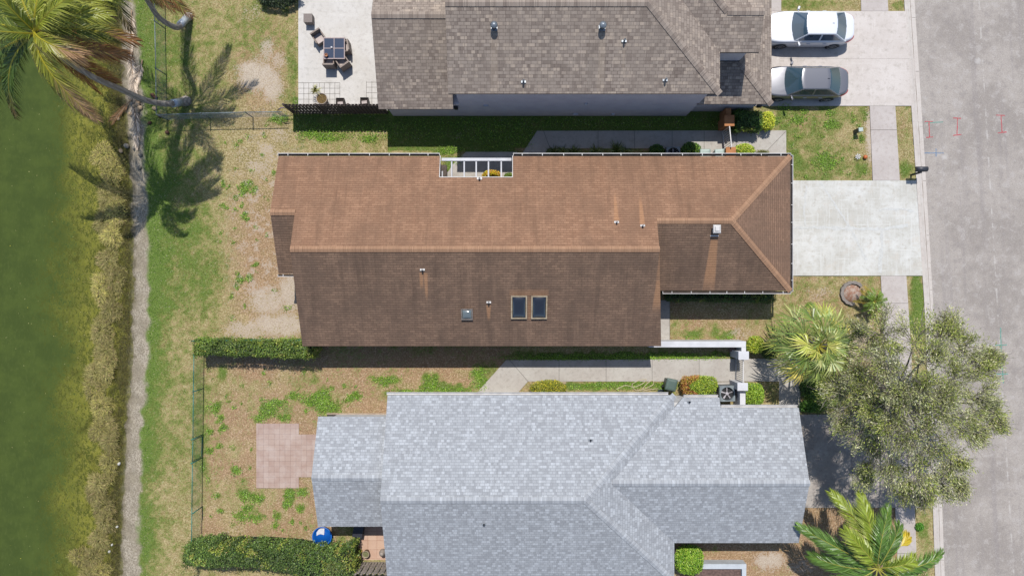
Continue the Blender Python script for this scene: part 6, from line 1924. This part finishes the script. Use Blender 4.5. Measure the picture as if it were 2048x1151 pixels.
MB().lathe(q2.x,q2.y,[(.06,z1),(.09,z1+.12),(.095,z1+.12),(.095,z1+.14),(.075,z1+.14),(.07,z1+.07),(0,z1+.07)],16).build("body", plain("terracotta_clay", K(196,140,106), K(170,116,86), .85, 6), t, True)
q2 = P(663.5, 95.5, .78)
o = MB().lathe(q2.x,q2.y,[(.05,z1),(.055,z1+.06),(.03,z1+.08),(0,z1+.08)],12).build("cup", white_paint, None, True, loc=(q2.x,q2.y,z1)); tag(o, "small white cup near the middle of the patio table", "cup")
q = P(616, 36.5, .5)
t = thing("wicker_ottoman", "square wicker ottoman standing alone on the patio", "ottoman", (q.x,q.y,ZP))
MB().box(q.x-.23,q.y-.23,ZP+.05,q.x+.23,q.y+.23,ZP+.46).build("body", wick, t, bevel=.012)
MB().box(q.x-.24,q.y-.24,ZP+.465,q.x+.24,q.y+.24,ZP+.50).build("top", plain("worn_wicker_top", K(156,144,136), K(130,118,112), .85, 30, fine=60), t, bevel=.01)

# bicycle wheel like hoop at the fence end
q = Vector((*G(580, 232), 0))
t = thing("wire_hoop", "dark wire hoop with purple ribbon leaning at the end of the picket fence", "hoop", (q.x,q.y,0))
MB().tube([(q.x-.05+.42*math.cos(a), q.y+.05+.12*math.sin(a)*1.0, .62+.42*math.sin(a)) for a in np.linspace(0,2*math.pi,33)], .014, 6, cap=False).build("hoop", black_plastic, t, True)
MB().tube([(q.x-.05+.34*math.cos(a), q.y+.08+.12*math.sin(a), .62+.34*math.sin(a)) for a in np.linspace(0,2*math.pi,33)], .010, 6, cap=False).build("inner_hoop", black_plastic, t, True)
MB().tube([(q.x-.3,q.y+.1,.95),(q.x-.15,q.y+.17,1.06),(q.x,q.y+.19,1.05)], .03, 6).build("ribbon", plain("purple_ribbon", K(150,120,150), K(120,96,130), .7, 8), t, True)

# mailbox
q = P(1845, 337.5, 1.05); g = Vector((*G(1822, 350), 0))
t = thing("mailbox", "black mailbox on an angled post at the kerb of the brown house drive", "mailbox", (g.x, g.y, 0))
blk = plain("charcoal_paint", K(62,64,74), K(48,50,58), .5, 6, amt=.2)
MB().bar((g.x,g.y,-.05),(g.x,g.y,.95),.09).build("post", blk, t)
MB().bar((g.x,g.y,.82),(q.x-.2,q.y,.86),.07).build("arm", blk, t)
mb = MB(); n = 10; L = .30
vs = [];
for xx in (q.x-L-.0, q.x+L):
    for i in range(n+1):
        a = math.pi*i/n; vs.append((xx, q.y+.135*math.cos(a), .98+.13*math.sin(a)))
    vs += [(xx, q.y-.135, .88), (xx, q.y+.135, .88)]
k_ = n+3
fs = [tuple(range(k_-1,-1,-1)), tuple(range(k_,2*k_))]+[(i,(i+1)%k_,k_+(i+1)%k_,k_+i) for i in range(k_)]
mb.add(vs, fs); mb.build("box", blk, t, True)
MB().box(q.x+L-.012, q.y-.12, .89, q.x+L+.012, q.y+.12, 1.0).build("door", blk, t)

# utility pedestal on the lawn
q = P(1721, 259, .55)
t = thing("utility_pedestal", "small green utility box with pale lid on the front lawn", "utility box", (q.x,q.y,0))
MB().obox((q.x-.02,q.y-.0,.26),(.20,.20,.52),.1,.95).build("body", plain("pedestal_green", K(96,106,96), K(76,86,78), .6, 5), t)
MB().obox((q.x+.02,q.y,.55),(.25,.23,.06),.1,.9).build("lid", plain("pedestal_lid", K(206,220,212), K(186,200,192), .5, 5), t, bevel=.01)
# ornaments on the lawn
q = P(1716, 313, .15)
t = thing("pinwheel", "white flower shaped ornament on the front lawn", "ornament", (q.x,q.y,0))
MB().tube([(q.x,q.y,0),(q.x,q.y,.16)], .008, 6).build("stake", white_metal, t)
mb = MB()
for i in range(7):
    a = i*.9; mb.add([(q.x,q.y,.17),(q.x+.14*math.cos(a-.25),q.y+.14*math.sin(a-.25),.18),(q.x+.17*math.cos(a),q.y+.17*math.sin(a),.155),(q.x+.13*math.cos(a+.25),q.y+.13*math.sin(a+.25),.18)], [(0,1,2,3)])
mb.build("petals", white_paint, t)
q = P(1731, 314, .1)
o = MB().lathe(q.x,q.y,[(.04,.01),(.11,.05),(.12,.11),(.06,.17),(0,.18)],12).build("pumpkin_ornament", plain("orange_glaze", K(224,124,60), K(200,100,50), .5, 5), None, True, loc=(q.x,q.y,0)); tag(o, "small orange ornament on the front lawn by the sidewalk", "ornament")

# ring of edging stones
cx_, cy_ = G(1704, 586)
sm = plain("grey_edging_stone", K(158,148,140), K(128,120,114), .9, 7, bump=.3)
for i, a in enumerate(np.linspace(math.radians(55), math.radians(262), 9)):
    rr = .60; x_, y_ = cx_+rr*math.cos(a)*.98, cy_+rr*math.sin(a)*.96
    mb = MB(); ca, sa = math.cos(a), math.sin(a)
    pts = [(-.07,-.16),(.0,-.18),(.09,-.13),(.12,0),(.09,.13),(0,.18),(-.07,.16)]
    mb.prism([(p_*ca-q_*sa, p_*sa+q_*ca) for p_, q_ in pts], 0, .16+.02*R.random())
    o = mb.build("edging_stone", sm, bevel=.018); o.location = (x_, y_, -.01)
    tag(o, "grey scalloped edging stone in the ring round the small palm bed", "edging stone", "edging stones round the small palm")
o = MB().lathe(cx_, cy_, [(.50,.0),(.48,.05),(0,.07)], 20).build("mulch_bed", plain("reddish_mulch", K(170,124,100), K(206,190,176), .95, 6, fine=30, amt=.6), None, True, loc=(cx_,cy_,0)); tag(o, "round bed of reddish mulch and pale gravel", kind='structure')

# hose
t_pts = [(1232,778),(1250,770),(1268,773),(1285,766),(1292,758),(1278,760),(1264,768),(1272,780),(1290,776),(1306,768),(1304,760),(1292,768),(1284,780),(1300,778),(1318,776)]
HP = [Vector((*G(*p), .05)) for p in t_pts]
sm_ = []
for i in range(len(HP)-1):
    a = HP[max(i-1,0)]; b = HP[i]; c = HP[i+1]; d = HP[min(i+2,len(HP)-1)]
    for j in range(8):
        u = j/8; sm_.append(.5*((2*b)+(-a+c)*u+(2*a-5*b+4*c-d)*u*u+(-a+3*b-3*c+d)*u**3))
o = MB().tube(sm_, .02, 6).build("garden_hose", plain("cream_hose", K(222,208,170), K(200,186,150), .6, 5), None, True); tag(o, "pale garden hose lying in loops on the grass by the grey house", "hose")
# white edging line along the bottom of the yard
EP = [Vector((*G(*p), .03)) for p in ((404,1090),(470,1089),(520,1087),(560,1085),(600,1086),(640,1090),(670,1091),(700,1096),(712,1104))]
o = MB().tube(EP, .028, 6).build("edging_rope", plain("off_white_edging", K(222,208,190), K(196,180,160), .8, 6), None, True); tag(o, "thin off white edging line along the bottom hedge", "edging")
# low slab with raised rim beside the rear wing
a = P(653, 826, .12); b = P(774, 836, .12)
t = thing("window_well", "cream curb and dark strip at the rear corner of the grey house", "curb", (a.x,a.y,0))
MB().box(a.x, a.y, 0, b.x, a.y-.05, .12).build("curb", plain("cream_curb", K(220,196,170), K(196,170,146), .8, 5), t)
MB().box(P(748,830,.1).x, a.y-.052, 0, b.x, a.y-.3, .06).build("step", white_paint, t)
MB().box(a.x, a.y-.052, -.03, P(748,830,.1).x-.004, a.y-.35, .025).build("strip", plain("dark_strip", K(110,100,92), K(90,80,74), .9, 5), t)
# dark box under the rear eave
q = P(716, 1064, .6)
t = thing("storage_box", "dark storage box in the shade under the rear eave of the grey house", "box", (q.x,q.y,0))
MB().obox((q.x,q.y+.1,.26),(.50,.75,.50),-.18).build("body", plain("navy_plastic", K(44,46,58), K(32,34,44), .6, 4), t, bevel=.02)
MB().obox((q.x,q.y+.1,.54),(.54,.79,.05),-.18).build("lid", plain("navy_plastic_lid", K(50,52,64), K(40,42,52), .5, 4), t, bevel=.015)
# wooden bits by the gate
q = P(1467, 697, .3)
o = MB().obox((q.x,q.y,.16),(.34,.22,.3),.3).build("crate", plain("rosy_wood", K(176,140,132), K(140,106,100), .8, 6), bevel=.01); tag(o, "small pinkish crate in the corner of the white garden wall", "crate")

# ================================================================ CARS
def car(label, rear_px, ycen, L, W, paint, paintd, glassm, grp, wb, roofh=1.44, xs4=(-.44,-.14,.49,.82), fw=(205,205,208), hw=.62):
    """front points to -X. local: origin at centre, x forward = -X world"""
    xr = rear_px; xc = xr - L/2
    t = thing("parked_car", label, "car", (xc, ycen, ZP), grp)
    hl = L/2
    # outline in plan: superellipse-like
    def outline(k_, zf, n=96):
        pts = []
        for i in range(n):
            a = 2*math.pi*i/n
            c_, s_ = math.cos(a), math.sin(a)
            ex = .36; ey = .30
            x = hl*np.sign(c_)*abs(c_)**ex; y = W/2*np.sign(s_)*abs(s_)**ey
            # taper at the ends
            tp = 1 - .10*max(0, (abs(x)/hl-.55)/.45)**2
            y *= tp
            x2 = x*(1 - .035*(abs(y)/(W/2))**3)
            pts.append((x2*k_[0], y*k_[1]))
        return pts
    # deck height along x (x>0 rear)
    def deck(x):
        f = x/hl
        if f > .3: return .98 - .05*max(0,(f-.8)/.2)**2
        if f < -.40: return .98 - .22*((-f-.40)/.60)**1.5
        return .98
    rings = [((.985,.93),.20),((1.0,.985),.32),((1.0,1.0),.55),((1.0,.99),.70),((.992,.965),.84),((.975,.93),.93)]
    vs = []; fs = []; n = 96
    for (kx, ky), z in rings:
        for x, y in outline((kx, ky), z):
            zz = z if z < .6 else .6 + (z-.6)*(deck(x)-.6)/.38*1.0
            vs.append((x, y, zz))
    for s_ in (.965,.90,.75,.5,.25):
        for x, y in outline((s_ if s_ > .9 else s_*1.02, .90*s_/.965), 1):
            yy = abs(y)/(W/2)
            vs.append((x, y, deck(x) - .015 + .035*(1-yy**2)))
    nr = len(rings)+5
    for r_ in range(nr-1):
        for i in range(n): fs.append((r_*n+i, r_*n+(i+1)%n, (r_+1)*n+(i+1)%n, (r_+1)*n+i))
    fs.append(tuple(range((nr-1)*n, nr*n))); fs.append(tuple(range(n-1,-1,-1)))
    off = Vector((xc, ycen, ZP))
    def bld(mb, name, mat, par=t, smooth=True, bevel=0):
        mb.v = [(v[0]+off.x, v[1]+off.y, v[2]+off.z) for v in mb.v]
        return mb.build(name, mat, par, smooth, bevel)
    mb = MB(); mb.add(vs, fs); body = bld(mb, "body", paint)
    # greenhouse height field
    xf0, xf1, xr0, xr1 = [hl*v for v in xs4]   # cowl, roof front, roof rear, tail of rear glass
    belt = .955
    H = roofh - belt
    hwb, hwt = W*.445, W*.315
    st = .022
    gx = np.arange(xf0-.02, xr1+.03, st); gy = np.arange(-hwb-.001, hwb+.0015, st)
    Xg, Yg = np.meshgrid(gx, gy, indexing='ij')
    curv = .10*(Yg/hwb)**2
    rf = (Xg - (xf0+curv*1.6))/(xf1-xf0); rr = ((xr1-curv*1.3)-Xg)/(xr1-xr0)
    rs = (hwb - np.abs(Yg))/(hwb-hwt)
    def smin(a, b, k_=.14):
        h_ = np.clip(.5+.5*(b-a)/k_, 0, 1); return b*(1-h_)+a*h_-k_*h_*(1-h_)
    A = smin(rf, np.full_like(rf, 1.0), .16); B = smin(rr, np.full_like(rf, 1.0), .16); S_ = smin(rs, np.full_like(rf, 1.0), .12)
    F = smin(smin(A, B, .1), S_, .10)
    Fp = np.clip(F, -.12, 1.1)
    Zg = belt + H*(Fp**1.0) + .03*(1-(Yg/hwb)**2)*np.clip(Fp,0,1)
    # classify
    cx_ = lambda M: (M[:-1,:-1]+M[1:,:-1]+M[1:,1:]+M[:-1,1:])/4
    a_, b_, s_, f_, yy, xx = map(cx_, (rf, rr, rs, F, Yg, Xg))
    ws = (a_ < .93) & (a_ > .05) & (a_ < s_-.10) & (a_ < b_)
    rg = (b_ < .93) & (b_ > .10) & (b_ < s_-.12) & (b_ < a_)
    sg = (s_ < .86) & (s_ > .06) & (s_ < a_-.16) & (s_ < b_-.22)
    pil = (np.abs(xx - (xf0+(xr1-xf0)*.50)) < .045)
    sgf = sg & ~pil
    vis = f_ > -.08
    cls = np.where(ws, 1, np.where(rg, 2, np.where(sgf & (yy > 0), 3, np.where(sgf, 4, 0))))
    idx = np.arange(Xg.size).reshape(Xg.shape)
    F4 = np.stack([idx[:-1,:-1], idx[1:,:-1], idx[1:,1:], idx[:-1,1:]], -1)
    Vall = np.stack([Xg, Yg, Zg], -1).reshape(-1,3)
    for c, nm, mt_ in ((0,"cabin_shell",paint),(1,"windscreen",glassm),(2,"rear_window",glassm),(3,"side_window",glassm),(4,"side_window",glassm)):
        f4 = F4[(cls == c) & vis].reshape(-1,4)
        if len(f4) == 0: continue
        used = np.unique(f4); remap = np.zeros(len(Vall), int); remap[used] = np.arange(len(used))
        mb = MB(); mb.add([tuple(v) for v in Vall[used]], [tuple(int(i) for i in f) for f in remap[f4]])
        bld(mb, nm, mt_)
    # wheels
    tyre = plain("tyre_rubber", K(44,44,48), K(34,34,38), .8, 6); rim = plain("alloy_rim_%d" % fw[0], K(*fw), K(*[v*.7 for v in fw]), .35, 20, metal=.5)
    xw_r = hl - 1.02; 
    for xw_ in (xw_r, xw_r-wb):
        for s in (-1, 1):
            y1 = s*(W/2*.985)
            mb = MB(); mb.tube([(xw_, y1-s*.22, .33), (xw_, y1+s*.012, .33)], .335, 24); w_ = bld(mb, "wheel", tyre)
            mb = MB(); yo = y1+s*.016
            mb.tube([(xw_, yo, .33), (xw_, yo+s*.006, .33)], .085, 16)
            for i in range(10):
                a0 = i*2*math.pi/10
                pts = [(.07, a0-.2), (.225, a0-.09), (.225, a0+.09), (.07, a0+.2)]
                mb.add([(xw_+r_*math.cos(b2), yo+s*.004, .33+r_*math.sin(b2)) for r_, b2 in pts], [(0,1,2,3)])
            ringp = [(xw_+.235*math.cos(b2), yo, .33+.235*math.sin(b2)) for b2 in np.linspace(0, 2*math.pi, 25)]
            mb.tube(ringp, .014, 6, cap=False)
            bld(mb, "rim", rim, w_)
            # arch
            mb = MB(); n2 = 16; vs = []
            for r_ in (.33,.40):
                for i in range(n2+1):
                    b2 = math.pi*i/n2; vs.append((xw_+r_*math.cos(b2), y1-s*.02+s*.028, .34+r_*math.sin(b2)))
            mb.add(vs, [(i,i+1,n2+2+i,n2+1+i) for i in range(n2)])
            bld(mb, "wheel_arch", black_plastic, t, False)
    for s in (-1, 1):
        mb = MB(); xm = xf0+.42
        mb.tube([(xm, s*(W*.43), .97), (xm-.01, s*(W/2+.06), .99)], .03, 6)
        mb.obox((xm+.01, s*(W/2+.08), 1.0), (.12,.22,.13), s*-.3, .8)
        bld(mb, "wing_mirror", paint, bevel=.02)
        # tail lamp follows the rear corner of the body
        mb = MB(); ol = [q_ for q_ in outline((1.0, .995), 1, 288) if q_[0] > hl*.80 and q_[1]*s > W*.24]
        ol.sort(key=lambda q_: (q_[0] - abs(q_[1])*1.2))
        v_ = []
        for (x_, y_) in ol:
            nx, ny = x_/hl, y_/(W/2); l_ = math.hypot(nx, ny*.9)+1e-6
            v_ += [(x_+.010*nx/l_, y_+.010*ny/l_, .70), (x_+.004*nx/l_, y_+.006*ny/l_, .815), (x_*.985, y_*.985, .83)]
        m3 = len(ol)
        mb.add(v_, [(3*i+k_, 3*i+3+k_, 3*i+4+k_, 3*i+1+k_) for i in range(m3-1) for k_ in (0,1)])
        bld(mb, "tail_lamp", plain("red_lamp", K(200,60,74), K(170,44,60), .3, 3), smooth=False)
        for xh in (-hl*.02, hl*.34):
            mb = MB(); mb.obox((xh, s*(W/2*.985+.012), .80), (.20,.03,.035)); bld(mb, "door_handle", paintd, bevel=.008, smooth=False)
        mb = MB(); mb.bar((-hl*.98, s*W*.33, .62), (-hl*.90, s*W*.44, .66), .10, .12); bld(mb, "headlamp", plain("clear_lamp", K(210,216,224), K(190,196,206), .2, 4), smooth=False)
    mb = MB(); mb.obox((hl*.42, 0, roofh+.03), (.14,.022,.05), 0, .6); bld(mb, "antenna_fin", paint, smooth=False)
    # cabin interior seen through the glass: dashboard and seats
    dash = plain("pale_dash_shade", K(120,140,146), K(96,112,120), .8, 4)
    mb = MB(); mb.obox((xf0+.46, 0, .93), (.34, W*.66, .10), 0, .9); bld(mb, "dashboard", dash, smooth=False)
    for s in (-1, 1):
        mb = MB(); mb.obox((xf0+1.1, s*.37, 1.0), (.16,.5,.5), 0, .8); mb.obox((xf0+.9, s*.37, .80), (.5,.5,.16)); bld(mb, "front_seat", plain("dark_seat", K(80,84,90), K(60,64,70), .8, 5), smooth=False, bevel=.03)
    mb = MB(); mb.obox((xf0+2.05, 0, .95), (.16,W*.6,.42), 0, .85); bld(mb, "rear_seat", bpy.data.materials["dark_seat"], smooth=False)
    return t
def carpaint(name, c, metal=.0, rough=.3, coat=.6):
    m = NT(name); m.base(c); m.rough(rough); m.b.inputs['Metallic'].default_value = metal; m.b.inputs['Coat Weight'].default_value = coat; m.b.inputs['Coat Roughness'].default_value = .08
    return m.m
def carglass(name, tint, alpha):
    m = NT(name); m.base(tint); m.rough(.05); m.spec(.8); m.b.inputs['Alpha'].default_value = alpha
    return m.m
cgrp = "cars parked on the top driveway"
car("white saloon car parked on the driveway nearest the top edge", 18.60, 14.13, 4.90, 1.80, carpaint("white_car_paint", K(244,246,252)), carpaint("white_handle", K(220,222,230)), carglass("blue_tinted_glass", K(72,98,116), .72), cgrp, 2.85)
car("dark bronze grey saloon car parked on the driveway beside the grass", 18.28, 11.18, 4.66, 1.74, carpaint("bronze_grey_car_paint", K(126,126,132), .35, .32, .8), carpaint("chrome_handle", K(210,206,206), .7), carglass("green_tinted_glass", K(54,84,96), .74), cgrp, 2.68, 1.42, (-.54,-.17,.45,.81))
